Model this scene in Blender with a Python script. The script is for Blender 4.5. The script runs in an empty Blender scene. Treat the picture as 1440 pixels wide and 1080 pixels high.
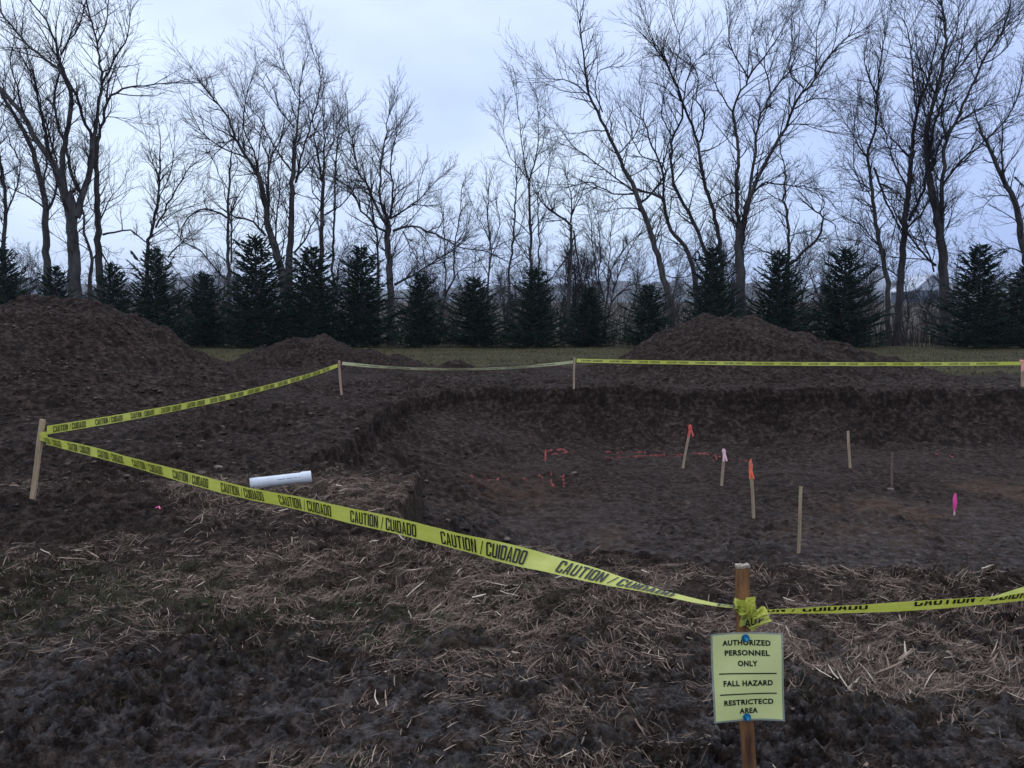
import bpy, bmesh, math, random
import numpy as np
from mathutils import Vector, Matrix
random.seed(7)
RNG = np.random.default_rng(11)
scene = bpy.context.scene
COL = scene.collection
# ------------------------------------------------------------------ camera
F_PX, CAM_Z = 1100.0, 1.6
PITCH = math.atan(90 / F_PX)
cam_d = bpy.data.cameras.new('camera')
cam_d.sensor_width = 36; cam_d.lens = 36 * F_PX / 1440
cam_d.clip_start = 0.05; cam_d.clip_end = 6000
cam = bpy.data.objects.new('camera', cam_d); COL.objects.link(cam)
cam.location = (0, 0, CAM_Z); cam.rotation_euler = (math.pi / 2 - PITCH, 0, 0)
scene.camera = cam
FW = np.array([0, math.cos(PITCH), -math.sin(PITCH)]); UP = np.array([0, math.sin(PITCH), math.cos(PITCH)])
RT = np.array([1.0, 0, 0]); CAM = np.array([0, 0, CAM_Z])

def ray(px, py):
    return FW + RT * ((px - 720) / F_PX) + UP * ((540 - py) / F_PX)
def at(px, py, Y):
    d = ray(px, py); return CAM + d * (Y / d[1])

# ------------------------------------------------------------------ noise
_perm = np.random.default_rng(3).permutation(256).astype(np.int64)
_perm = np.concatenate([_perm, _perm, _perm])
_ang = np.random.default_rng(4).random(256) * 2 * np.pi
_gx, _gy = np.cos(_ang), np.sin(_ang)
def perlin(x, y, seed=0):
    x = np.asarray(x, float) + seed * 17.31; y = np.asarray(y, float) + seed * 9.73
    xi = np.floor(x).astype(np.int64); yi = np.floor(y).astype(np.int64)
    xf = x - xi; yf = y - yi
    u = xf * xf * xf * (xf * (xf * 6 - 15) + 10); v = yf * yf * yf * (yf * (yf * 6 - 15) + 10)
    xi &= 255; yi &= 255
    def g(ix, iy, dx, dy):
        h = _perm[_perm[ix & 255] + (iy & 255)]
        return _gx[h] * dx + _gy[h] * dy
    a = g(xi, yi, xf, yf); b = g(xi + 1, yi, xf - 1, yf)
    c = g(xi, yi + 1, xf, yf - 1); d = g(xi + 1, yi + 1, xf - 1, yf - 1)
    return ((a + u * (b - a)) + v * ((c + u * (d - c)) - (a + u * (b - a)))) * 1.5
def fbm(x, y, oct=4, seed=0):
    s = 0; a = 1; f = 1
    for i in range(oct):
        s = s + a * perlin(x * f, y * f, seed + i * 3); a *= .5; f *= 2.03
    return s
def sstep(a, b, x):
    t = np.clip((x - a) / (b - a), 0, 1); return t * t * (3 - 2 * t)

# ------------------------------------------------------------------ terrain shape
PIT = np.array([(-2.05, 17.0), (-2.3, 13.5), (-2.2, 11.6), (-2.3, 9.6), (-2.45, 8.75), (-1.75, 8.3), (-0.98, 8.1), (-0.93, 7.2), (-0.98, 6.5), (-0.75, 5.85), (-0.15, 5.35),
                (1.7, 5.05), (3.2, 4.8), (6, 4.7), (15, 4.9), (19, 11), (17, 18.2), (8, 18.0), (2, 18.1), (-1.2, 18.0)])
PIT_D = 1.12
def pit_sd(x, y):
    best = np.full(x.shape, 1e9); inside = np.zeros(x.shape, bool)
    n = len(PIT)
    for i in range(n):
        ax, ay = PIT[i]; bx, by = PIT[(i + 1) % n]
        dx, dy = bx - ax, by - ay
        t = np.clip(((x - ax) * dx + (y - ay) * dy) / (dx * dx + dy * dy), 0, 1)
        best = np.minimum(best, np.hypot(x - ax - t * dx, y - ay - t * dy))
        c = ((ay > y) != (by > y)) & (x < (bx - ax) * (y - ay) / (by - ay + 1e-12) + ax)
        inside ^= c
    return np.where(inside, best, -best)
def pit_sdn(x, y):
    return pit_sd(x, y) + fbm(x * 1.3, y * 1.3, 3, 5) * (.04 + .14 * sstep(8.5, 11, y)) + perlin(x * 5, y * 5, 6) * .05 * (1 - .8 * np.exp(-((x + 1) ** 2 + (y - 7.5) ** 2))) + sstep(14, 16, y) * (.10 * perlin(x * 2.7, y * 2.7, 7))
def base_z(x, y):
    """Smooth lie of the land with the pit cut into it."""
    r = np.hypot(x, y)
    z = 0.05 * perlin(x * .25, y * .25, 1) + 0
    z = z + sstep(60, 280, y) * 7.5 + sstep(260, 1200, y) * 6
    # little spoil berm on the far and the left rim
    sd = pit_sdn(x, y)
    z = z + 0.10 * np.exp(-((sd + .7) / .55) ** 2) * sstep(9, 13, y) * (0.6 + perlin(x * .8, y * .8, 9))
    # straw bench falls gently to the pit corner
    z = z - 0.05 * np.exp(-(((x + .95) / .5) ** 2 + ((y - 6.6) / 1.1) ** 2))
    left = sstep(1.6, -.6, x) * sstep(8.2, 9.2, y)
    run = .30 + 1.7 * left + .35 * sstep(3, 9, x) * sstep(15, 16, y) * (0.5 + 0.5 * perlin(x * .5, y * .5, 12)) + (.75 + .5 * perlin(x * .9, y * .9, 13)) * sstep(14, 16, y)
    p = np.clip(sd / run, 0, 1)
    lip = np.clip(sd / .08, 0, 1)
    lf = .30 - .06 * sstep(14, 16, y)
    prof = lip * lf + (1 - lf) * (p ** .85)
    floor = PIT_D + 0.05 * perlin(x * .45, y * .45, 21) - .10 * sstep(12, 17, y) * 0
    talus = .16 * np.exp(-np.maximum(sd - run, 0) / .5) * (0.5 + perlin(x * 1.4, y * 1.4, 22)) * (sd > 0)
    z = np.where(sd > 0, z - floor * prof + talus * p, z)
    return z, sd
def rough(x, y, sd, cell):
    """Clods, ruts and trampled mud; wavelengths finer than the mesh fade out."""
    r = np.hypot(x, y)
    def lod(w): return np.clip((w / (cell * 2.2)) - .6, 0, 1)
    infloor = sstep(.5, 1.6, sd)
    near = sstep(7.5, 4.5, y) * (sd < .05)
    patch = .55 + .9 * sstep(-.35, .5, perlin(x * .55, y * .55, 45) + .4 * perlin(x * 1.7, y * 1.7, 46))
    grass = grass_mask(x, y)
    far = sstep(30, 60, r)
    amp = patch * (1 - .50 * infloor) * (1 - .8 * grass) * (1 - far)
    amp = amp * (1 + .35 * sstep(6.5, 8.5, y))
    z = amp * .055 * fbm(x * 1.1, y * 1.1, 2, 31) * (1 - .45 * near)
    z = z + amp * .075 * (np.abs(perlin(x * 2.6, y * 2.6, 33)) - .3) * lod(.4) * (1 - .6 * near)
    warp = perlin(x * 3, y * 3, 35) * .25
    z = z + amp * .060 * (np.abs(perlin(x * 5.4 + warp, y * 6.2 - warp, 36)) - .3) * lod(.18) * (1 - .35 * near)
    z = z + amp * (.046 + .014 * near) * (.35 - np.abs(perlin(x * 11 + warp, y * 13, 37))) * lod(.09)
    z = z + amp * (.030 + .012 * near) * (.3 - np.abs(perlin(x * 23, y * 27, 38))) * lod(.042)
    z = z + amp * .026 * (.3 - np.abs(perlin(x * 44, y * 50, 39))) * lod(.02)
    z = z + amp * .008 * perlin(x * 90, y * 110, 40) * lod(.011)
    z = z + infloor * (.014 * perlin(x * 3.1, y * 5.5, 41) + .022 * perlin(x * .7, y * 7.5, 47) * lod(.13) + .03 * perlin(x * 1.2, y * 1.2, 48))
    z = z + grass * .03 * perlin(x * 4, y * 4, 42) * lod(.25) * (1 - far)
    # boot and wheel ruts in the near mud
    rut = np.exp(-((np.abs(perlin(x * .9 + 4, y * 1.9, 44))) / .10) ** 2)
    z = z - near * .028 * rut
    return z
def grass_mask(x, y):
    edge = 27.0 - 3.6 * sstep(8, 12.5, x) - 1.0 * sstep(-6, -12, x)
    return sstep(-.5, .9, y - edge + fbm(x * .5, y * .5, 3, 51) * 1.1)
def ground_z(x, y, cell=None):
    x = np.asarray(x, float); y = np.asarray(y, float)
    if cell is None: cell = np.maximum(np.hypot(x, y) * .0028, .003)
    b, sd = base_z(x, y)
    return b + rough(x, y, sd, cell)
def gz(x, y): return float(ground_z(np.array([x]), np.array([y]))[0])
def base1(x, y): return float(base_z(np.array([x]), np.array([y]))[0][0])
def hit(px, py):
    """Where the sight line through a pixel meets the ground."""
    d = ray(px, py); t = np.linspace(1.2, 60, 6000) / d[1]
    P = CAM[None] + d[None] * t[:, None]
    g = base_z(P[:, 0], P[:, 1])[0]
    k = int(np.argmax(P[:, 2] < g)); return P[k].copy()

# mounds: list of ridge segments (x0,y0,x1,y1,H,Rx_left,Rx_right,Ry_front,Ry_back)
MOUNDS = {
 'left': [(-16.5, 19.0, -11.6, 18.8, 2.08, 6, 5.6, 6.6, 5.2), (-11.4, 18.9, -10.6, 18.9, 2.20, 3.0, 4.3, 5.0, 4.4), (-12.5, 16.5, -11.0, 15.8, 1.35, 5, 5.4, 4.2, 3)],
 'back': [(-7.4, 27.2, -6.7, 27.2, 1.00, 2.4, 3.0, 2.7, 2.5), (-5.3, 26.8, -4.9, 26.8, .64, 2.2, 2.0, 1.9, 1.9), (-8.6, 26.8, -8.3, 26.8, .55, 1.4, 1.6, 1.6, 1.6)],
 'tiny': [(-1.45, 24.2, -1.3, 24.2, .40, .9, .75, .9, .8)],
 'right': [(6.2, 24.2, 7.2, 24.2, 1.84, 3.6, 3.7, 4.6, 4.2), (4.8, 23.6, 5.1, 23.6, .95, 2.4, 2.6, 2.6, 2.4), (9.4, 23.8, 9.7, 23.8, .95, 2.6, 2.7, 2.6, 2.4)],
}
def mound_h(x, y, key):
    best = np.full(x.shape, -.4)
    for (x0, y0, x1, y1, H, rl, rr, rf, rb) in MOUNDS[key]:
        wx = x + .55 * perlin(x * .45, y * .45, 61); wy = y + .5 * perlin(x * .5, y * .5, 62)
        cx = np.clip(wx, x0, x1); cy = y0 + (y1 - y0) * (cx - x0) / max(x1 - x0, 1e-6)
        dx, dy = wx - cx, wy - cy
        sx = np.where(dx < 0, rl, rr); sy = np.where(dy < 0, rf, rb)
        q = np.sqrt((dx / sx) ** 2 + (dy / sy) ** 2 + .10 ** 2) - .04
        h = H * (1 - q)
        h = np.where(h < .12, h * .6 + .048, h)
        k = .25
        t = np.clip(.5 + .5 * (h - best) / k, 0, 1)
        best = best * (1 - t) + h * t + k * t * (1 - t) * .6
    return best
def mound_z(x, y, key):
    h = mound_h(x, y, key)
    b = base_z(x, y)[0]
    s = np.clip(h / .6, 0, 1)
    n = .17 * fbm(x * .9, y * .9, 3, 63) * s
    n = n + .11 * (np.abs(perlin(x * 2.6, y * 2.6, 64)) - .28) + .060 * (np.abs(perlin(x * 6.3, y * 6.3, 65)) - .28)
    n = n + .030 * (.3 - np.abs(perlin(x * 12, y * 12, 66))) 
    # rills down the slope
    return b + h * (1 + .0 * s) + n

# ------------------------------------------------------------------ mesh helpers
def mesh_np(name, V, Fq, mat=None, parent=None, smooth=True, Ft=None):
    V = np.asarray(V, np.float32); me = bpy.data.meshes.new(name)
    Fq = np.asarray(Fq if Fq is not None else np.zeros((0, 4)), np.int32).reshape(-1, 4)
    Ft = np.asarray(Ft if Ft is not None else np.zeros((0, 3)), np.int32).reshape(-1, 3)
    me.vertices.add(len(V)); me.vertices.foreach_set('co', V.ravel())
    nl = len(Fq) * 4 + len(Ft) * 3
    me.loops.add(nl); me.polygons.add(len(Fq) + len(Ft))
    me.loops.foreach_set('vertex_index', np.concatenate([Fq.ravel(), Ft.ravel()]))
    st = np.concatenate([np.arange(len(Fq)) * 4, len(Fq) * 4 + np.arange(len(Ft)) * 3]).astype(np.int32)
    me.polygons.foreach_set('loop_start', st)
    me.polygons.foreach_set('use_smooth', np.full(len(Fq) + len(Ft), smooth))
    me.update(calc_edges=True)
    if mat: me.materials.append(mat)
    o = bpy.data.objects.new(name, me); COL.objects.link(o)
    if parent: o.parent = parent
    return o
def attr(o, name, vals):
    a = o.data.attributes.new(name, 'FLOAT', 'POINT'); a.data.foreach_set('value', np.asarray(vals, np.float32))
def tag(o, label=None, cat=None, group=None, kind=None):
    if label: o['label'] = label
    if cat: o['category'] = cat
    if group: o['group'] = group
    if kind: o['kind'] = kind
    return o
def empty(name, loc):
    o = bpy.data.objects.new(name, None); COL.objects.link(o); o.location = loc; o.empty_display_size = .2
    return o
def to_local(V, root):
    return np.asarray(V, float) - np.array(root.location)[None]

class Tubes:
    """collects tapered polylines and skins them all at once"""
    def __init__(s): s.b = {}
    def add(s, pts, rad, k=4): s.b.setdefault((len(pts), k), []).append((pts, rad))
    def arrays(s):
        Vs, Fs = [], []; off = 0
        for (n, k), L in s.b.items():
            P = np.array([p for p, _ in L], float); R = np.array([r for _, r in L], float)
            m = len(L)
            T = np.empty_like(P); T[:, 1:-1] = P[:, 2:] - P[:, :-2]; T[:, 0] = P[:, 1] - P[:, 0]; T[:, -1] = P[:, -1] - P[:, -2]
            T /= np.linalg.norm(T, axis=2, keepdims=True) + 1e-9
            ref = np.where(np.abs(T[..., 2:3]) > .9, np.array([1., 0, 0]), np.array([0, 0, 1.]))
            ref = ref[:, :1].repeat(n, 1)
            A = np.cross(T, ref); A /= np.linalg.norm(A, axis=2, keepdims=True) + 1e-9
            B = np.cross(T, A)
            th = np.arange(k) * 2 * np.pi / k
            V = P[:, :, None] + R[:, :, None, None] * (np.cos(th)[None, None, :, None] * A[:, :, None] + np.sin(th)[None, None, :, None] * B[:, :, None])
            V = V.reshape(-1, 3)
            mi, ni, ki = np.meshgrid(np.arange(m), np.arange(n - 1), np.arange(k), indexing='ij')
            a = (mi * n + ni) * k + ki; b = (mi * n + ni) * k + (ki + 1) % k
            Fq = np.stack([a, b, b + k, a + k], -1).reshape(-1, 4) + off
            Vs.append(V); Fs.append(Fq); off += len(V)
        return np.concatenate(Vs), np.concatenate(Fs)
    def build(s, name, mat, parent=None, origin=(0, 0, 0), smooth=True):
        V, Fq = s.arrays(); V = V - np.array(origin)[None]
        return mesh_np(name, V, Fq, mat, parent, smooth)

def box_bm(bm, cx, cy, cz, sx, sy, sz, M=None, bev=0):
    g = bmesh.ops.create_cube(bm, size=1)
    bmesh.ops.scale(bm, vec=(sx, sy, sz), verts=g['verts']); bmesh.ops.translate(bm, vec=(cx, cy, cz), verts=g['verts'])
    if bev:
        es = list({e for v in g['verts'] for e in v.link_edges})
        r = bmesh.ops.bevel(bm, geom=es, offset=bev, segments=2, affect='EDGES', profile=.5)
        vs = list({v for f in r['faces'] for v in f.verts})
    else: vs = g['verts']
    return vs
def bm_obj(name, bm, mat, parent=None, smooth=False):
    me = bpy.data.meshes.new(name); bm.to_mesh(me); bm.free()
    for p in me.polygons: p.use_smooth = smooth
    if mat: me.materials.append(mat)
    o = bpy.data.objects.new(name, me); COL.objects.link(o)
    if parent: o.parent = parent
    return o

# ------------------------------------------------------------------ materials
def new_mat(name):
    m = bpy.data.materials.new(name); m.use_nodes = True
    nt = m.node_tree; b = nt.nodes['Principled BSDF']
    return m, nt, b
def N(nt, t, **kw):
    n = nt.nodes.new(t)
    for k, v in kw.items():
        if k in n.inputs: n.inputs[k].default_value = v
        else: setattr(n, k, v)
    return n
def ramp(nt, fac, stops):
    r = nt.nodes.new('ShaderNodeValToRGB')
    e = r.color_ramp.elements
    while len(e) < len(stops): e.new(.5)
    for q, (p, c) in zip(e, stops): q.position = p; q.color = (*c, 1)
    nt.links.new(fac, r.inputs[0]); return r.outputs[0]
def mix(nt, fac, a, b):
    m = nt.nodes.new('ShaderNodeMix'); m.data_type = 'RGBA'
    for s, v in ((0, fac), (6, a), (7, b)):
        if hasattr(v, 'links') or isinstance(v, bpy.types.NodeSocket): nt.links.new(v, m.inputs[s])
        else: m.inputs[s].default_value = v if s == 0 else (*v, 1)
    return m.outputs[2]
def mathn(nt, op, a, b=0.0):
    m = nt.nodes.new('ShaderNodeMath'); m.operation = op
    for i, v in enumerate((a, b)):
        if isinstance(v, bpy.types.NodeSocket): nt.links.new(v, m.inputs[i])
        else: m.inputs[i].default_value = v
    return m.outputs[0]
def noise(nt, vec, scale, detail=4, rough=.55, out=0):
    n = nt.nodes.new('ShaderNodeTexNoise'); n.inputs['Scale'].default_value = scale; n.inputs['Detail'].default_value = detail
    n.inputs['Roughness'].default_value = rough; nt.links.new(vec, n.inputs['Vector']); return n.outputs[out]

def dirt_material():
    m, nt, b = new_mat('wet_dirt'); L = nt.links.new
    geo = N(nt, 'ShaderNodeNewGeometry').outputs['Position']
    def at_(n):
        a = nt.nodes.new('ShaderNodeAttribute'); a.attribute_name = n; return a.outputs['Fac']
    n1 = noise(nt, geo, .9, 5); n2 = noise(nt, geo, 9, 6, .65); n3 = noise(nt, geo, 60, 4, .7)
    c = ramp(nt, n2, [(.36, (.0070, .0043, .0031)), (.50, (.021, .0126, .0086)), (.64, (.064, .042, .032))])
    c2 = ramp(nt, n2, [(.36, (.0115, .0075, .0055)), (.52, (.034, .0212, .0152)), (.66, (.098, .068, .052))])
    c = mix(nt, ramp(nt, n1, [(.42, (0, 0, 0)), (.66, (1, 1, 1))]), c, c2)
    c = mix(nt, ramp(nt, n3, [(.38, (.75, .75, .75)), (.50, (0, 0, 0))]), c, (.009, .006, .0048))
    c = mix(nt, ramp(nt, n3, [(.56, (0, 0, 0)), (.74, (.55, .55, .55))]), c, (.085, .060, .046))
    c = mix(nt, mathn(nt, 'MULTIPLY', at_('warm'), .75), c, mix(nt, n2, (.042, .025, .016), (.12, .072, .042)))
    g = ramp(nt, noise(nt, geo, 3.2, 8, .72), [(.30, (.024, .021, .008)), (.50, (.052, .044, .018)), (.70, (.10, .080, .036))])
    c = mix(nt, at_('grass'), c, g)
    c = mix(nt, at_('field'), c, mix(nt, noise(nt, geo, .03, 5), (.045, .036, .026), (.08, .064, .046)))
    lit = mathn(nt, 'MULTIPLY', at_('litter'), ramp(nt, noise(nt, geo, 30, 5, .7), [(.42, (0, 0, 0)), (.62, (1, 1, 1))]))
    c = mix(nt, mathn(nt, 'MULTIPLY', lit, .7), c, (.085, .062, .040))
    moss = mathn(nt, 'MULTIPLY', at_('moss'), ramp(nt, noise(nt, geo, 14, 5, .7), [(.45, (0, 0, 0)), (.62, (1, 1, 1))]))
    c = mix(nt, mathn(nt, 'MULTIPLY', moss, .5), c, (.026, .038, .012))
    c = mix(nt, mathn(nt, 'MULTIPLY', at_('floor'), ramp(nt, noise(nt, geo, 1.6, 7, .65), [(.38, (0, 0, 0)), (.62, (1, 1, 1))])), c, mix(nt, n2, (.019, .0128, .0095), (.078, .055, .043)))
    # pale grit
    v = nt.nodes.new('ShaderNodeTexVoronoi'); v.inputs['Scale'].default_value = 26; L(geo, v.inputs['Vector'])
    grit = mathn(nt, 'MULTIPLY', mathn(nt, 'LESS_THAN', v.outputs['Distance'], .10), mathn(nt, 'GREATER_THAN', noise(nt, geo, 6, 2), .56))
    c = mix(nt, mathn(nt, 'MULTIPLY', grit, .6), c, (.19, .16, .14))
    L(c, b.inputs['Base Color'])
    wet = mathn(nt, 'MULTIPLY', at_('wet'), ramp(nt, noise(nt, geo, 11, 8, .72), [(.44, (0, 0, 0)), (.66, (1, 1, 1))]))
    rgh = nt.nodes.new('ShaderNodeMapRange'); L(wet, rgh.inputs[0]); rgh.inputs[3].default_value = .86; rgh.inputs[4].default_value = .28
    L(rgh.outputs[0], b.inputs['Roughness'])
    sp = nt.nodes.new('ShaderNodeMapRange'); L(wet, sp.inputs[0]); sp.inputs[3].default_value = .06; sp.inputs[4].default_value = .75; L(sp.outputs[0], b.inputs['Specular IOR Level'])
    h = mathn(nt, 'ADD', mathn(nt, 'MULTIPLY', noise(nt, geo, 22, 6, .7), .030), mathn(nt, 'ADD', mathn(nt, 'MULTIPLY', n3, .012), mathn(nt, 'MULTIPLY', noise(nt, geo, 170, 3, .6), .0035)))
    bp = N(nt, 'ShaderNodeBump', Strength=1.0, Distance=1.0); L(h, bp.inputs['Height']); L(bp.outputs[0], b.inputs['Normal'])
    return m
def simple(name, col, col2=None, rough=.7, scale=20, bump=0, spec=.3, stretch=None, metal=0):
    m, nt, b = new_mat(name)
    tc = N(nt, 'ShaderNodeTexCoord').outputs['Object']
    if stretch:
        mp = N(nt, 'ShaderNodeMapping'); mp.inputs['Scale'].default_value = stretch; nt.links.new(tc, mp.inputs[0]); tc = mp.outputs[0]
    if col2:
        nz = noise(nt, tc, scale, 5, .65)
        nt.links.new(ramp(nt, nz, [(.34, col), (.66, col2)]), b.inputs['Base Color'])
        if bump:
            bp = N(nt, 'ShaderNodeBump', Strength=bump, Distance=.01); nt.links.new(nz, bp.inputs['Height']); nt.links.new(bp.outputs[0], b.inputs['Normal'])
    else: b.inputs['Base Color'].default_value = (*col, 1)
    b.inputs['Roughness'].default_value = rough; b.inputs['Specular IOR Level'].default_value = spec; b.inputs['Metallic'].default_value = metal
    return m
def shade_mat(name, stops, rough=.8, trans=0):
    m, nt, b = new_mat(name)
    a = nt.nodes.new('ShaderNodeAttribute'); a.attribute_name = 'tone'
    nt.links.new(ramp(nt, a.outputs['Fac'], stops), b.inputs['Base Color'])
    b.inputs['Roughness'].default_value = rough; b.inputs['Specular IOR Level'].default_value = .10
    return m
DIRT = dirt_material()
BARK = simple('bark', (.032, .028, .027), (.095, .084, .076), .9, 3.0, .6, .08, (1, 1, .35))
TWIG = simple('twig_bark', (.022, .018, .018), (.045, .037, .036), .9, 5, 0, .05)
NEEDLE = simple('spruce_needles', (.005, .013, .008), (.019, .036, .018), .8, 2.2, 0, .10)
WOOD = simple('stake_wood', (.30, .20, .12), (.48, .36, .24), .8, 30, .5, .3, (1, 1, .1))
WOODG = simple('weathered_wood', (.28, .19, .11), (.48, .35, .22), .85, 30, .5, .2, (1, 1, .1))
WOODR = simple('stained_wood', (.055, .022, .010), (.30, .135, .045), .7, 26, .7, .35, (1, 1, .16))
WOODTOP = simple('split_wood_end', (.20, .14, .09), (.50, .42, .33), .9, 60, .6, .2)
def tape_mat():
    m, nt, b = new_mat('yellow_tape')
    geo = N(nt, 'ShaderNodeNewGeometry').outputs['Position']
    nt.links.new(ramp(nt, noise(nt, geo, 9, 4), [(.35, (.52, .53, .085)), (.65, (.64, .63, .14))]), b.inputs['Base Color'])
    b.inputs['Roughness'].default_value = .38; b.inputs['Specular IOR Level'].default_value = .45
    tr = nt.nodes.new('ShaderNodeBsdfTranslucent'); tr.inputs[0].default_value = (.7, .72, .08, 1)
    mx = nt.nodes.new('ShaderNodeMixShader'); mx.inputs[0].default_value = .28
    bp = N(nt, 'ShaderNodeBump', Strength=.35, Distance=.01); nt.links.new(noise(nt, geo, 45, 3), bp.inputs['Height']); nt.links.new(bp.outputs[0], b.inputs['Normal'])
    nt.links.new(b.outputs[0], mx.inputs[1]); nt.links.new(tr.outputs[0], mx.inputs[2]); nt.links.new(mx.outputs[0], nt.nodes['Material Output'].inputs[0])
    return m
TAPE = tape_mat()
INK = simple('black_ink', (.012, .012, .012), None, .5)
PAPER = simple('pale_green_paper', (.62, .64, .235), (.70, .70, .29), .55, 6, 0, .3)
SLEEVE, _nt, _b = new_mat('clear_sleeve')
_b.inputs['Base Color'].default_value = (.55, .62, .5, 1); _b.inputs['Roughness'].default_value = .25; _b.inputs['Alpha'].default_value = .45
BLUEPIN = simple('blue_plastic', (.006, .13, .26), None, .35, spec=.5)
BLUELT = simple('light_blue_plastic', (.05, .33, .52), None, .3, spec=.5)
PVC = simple('white_pvc', (.58, .58, .58), (.70, .70, .70), .4, 8, 0, .45)
ORANGE = simple('orange_ribbon', (.85, .13, .05), (.95, .20, .10), .5, 10)
REDOR = simple('red_orange_ribbon', (.62, .09, .06), None, .5)
PINK = simple('pink_ribbon', (.95, .10, .36), None, .45)
PALEPINK = simple('pale_pink_ribbon', (.85, .50, .52), None, .5)
PAINT = simple('red_marking_paint', (.34, .045, .038), (.14, .026, .022), .75, 20)
STONE = simple('pale_stone', (.10, .075, .058), (.19, .15, .12), .8, 12, .4)
STRAWM = shade_mat('dead_straw', [(0, (.040, .027, .020)), (.4, (.145, .098, .070)), (.75, (.30, .215, .155)), (1, (.50, .41, .30))], .7)
BLADE = shade_mat('green_blades', [(0, (.018, .030, .008)), (.6, (.058, .080, .022)), (1, (.14, .135, .05))], .6)
FARGR = shade_mat('field_grass', [(0, (.020, .019, .006)), (.6, (.048, .042, .015)), (1, (.11, .088, .040))], .8)
CLOD = shade_mat('crumbly_dirt', [(0, (.014, .009, .0065)), (.55, (.040, .027, .020)), (1, (.135, .10, .078))], .85)
BRUSH = shade_mat('brush_stems', [(0, (.020, .017, .016)), (1, (.065, .048, .040))], .9)

# ------------------------------------------------------------------ ground sheet
def make_ground():
    a1 = np.radians(np.arange(-42, 42.001, .080)); a0 = np.radians(np.linspace(-180, -42, 70)[:-1]); a2 = np.radians(np.linspace(42, 180, 70)[1:-1])
    A = np.concatenate([a0, a1, a2])
    r = [.15, .5, .9, 1.3, 1.6, 1.8, 1.9]; 
    q = 2.0
    while q < 48: r.append(q); q *= 1.0025
    while q < 2600: r.append(q); q *= 1.03
    R = np.array(r); nA, nR = len(A), len(R)
    RR, AA = np.meshgrid(R, A, indexing='ij')
    X = RR * np.sin(AA); Y = RR * np.cos(AA)
    X = X.ravel(); Y = Y.ravel(); cell = np.maximum(RR.ravel() * .0029, .003)
    cell = np.where(np.abs(AA.ravel()) > math.radians(42.1), cell * 6, cell)
    cell = np.where(RR.ravel() > 48, RR.ravel() * .03, cell)
    b, sd = base_z(X, Y); Z = b + rough(X, Y, sd, cell)
    V = np.stack([X, Y, Z], 1); V = np.concatenate([V, [[0, 0, gz(0, .05)]]])
    i, j = np.meshgrid(np.arange(nR - 1), np.arange(nA), indexing='ij')
    a = i * nA + j; bb = i * nA + (j + 1) % nA
    Fq = np.stack([a, a + nA, bb + nA, bb], -1).reshape(-1, 4)
    j = np.arange(nA); Ft = np.stack([np.full(nA, len(V) - 1), j, (j + 1) % nA], 1)
    o = mesh_np('ground', V, Fq, DIRT, None, True, Ft)
    tag(o, 'dark wet dirt ground with an open excavation pit', None, kind='structure')
    set_masks(o, V[:, 0], V[:, 1])
def litter_density(x, y):
    """how much dead straw lies here (0..1)"""
    d = .25 + .42 * fbm(x * .9, y * .9, 3, 71)
    for (cx, cy, rx, ry, k) in ((-1.75, 7.05, 1.05, .75, 1.1), (-2.7, 7.1, .7, .45, .5), (-2.7, 5.2, 1.6, .45, .5), (-.5, 4.6, 1.6, .35, .45), (.3, 4.0, .75, .42, .75), (-.8, 4.1, .9, .4, .35),
        (1.9, 3.9, .8, .42, .8), (1.9, 4.85, 1.8, .2, .45), (2.0, 3.4, .5, .3, .4), (-.6, 5.6, .6, .4, .5), (.45, 3.4, .4, .3, .35),
        (-3.6, 6.5, 1.1, .8, -.9), (-1.6, 5.75, .8, .28, -.55), (-1.6, 3.1, 1.2, .45, -.45), (-.3, 3.0, .8, .3, -.2), (1.35, 3.1, .4, .35, -.5), (1.1, 4.3, .35, .2, -.4)):
        d = d + k * np.exp(-(((x - cx) / rx) ** 2 + ((y - cy) / ry) ** 2))
    d = d - .7 * sstep(7.7, 8.4, y)
    return np.clip(d, 0, 1)
def moss_density(x, y):
    d = 0
    for (cx, cy, rx, ry, k) in ((-2.8, 4.7, 1.0, .6, .8), (-1.9, 4.3, .9, .4, .7), (-.65, 3.95, .35, .2, .8), (-.9, 4.2, .8, .4, .5), (.2, 4.3, .8, .3, .35), (-.2, 4.9, .8, .3, .35)):
        d = d + k * np.exp(-(((x - cx) / rx) ** 2 + ((y - cy) / ry) ** 2))
    return np.clip(d + .35 * perlin(x * 1.6, y * 1.6, 73) - .08, 0, 1)
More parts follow.
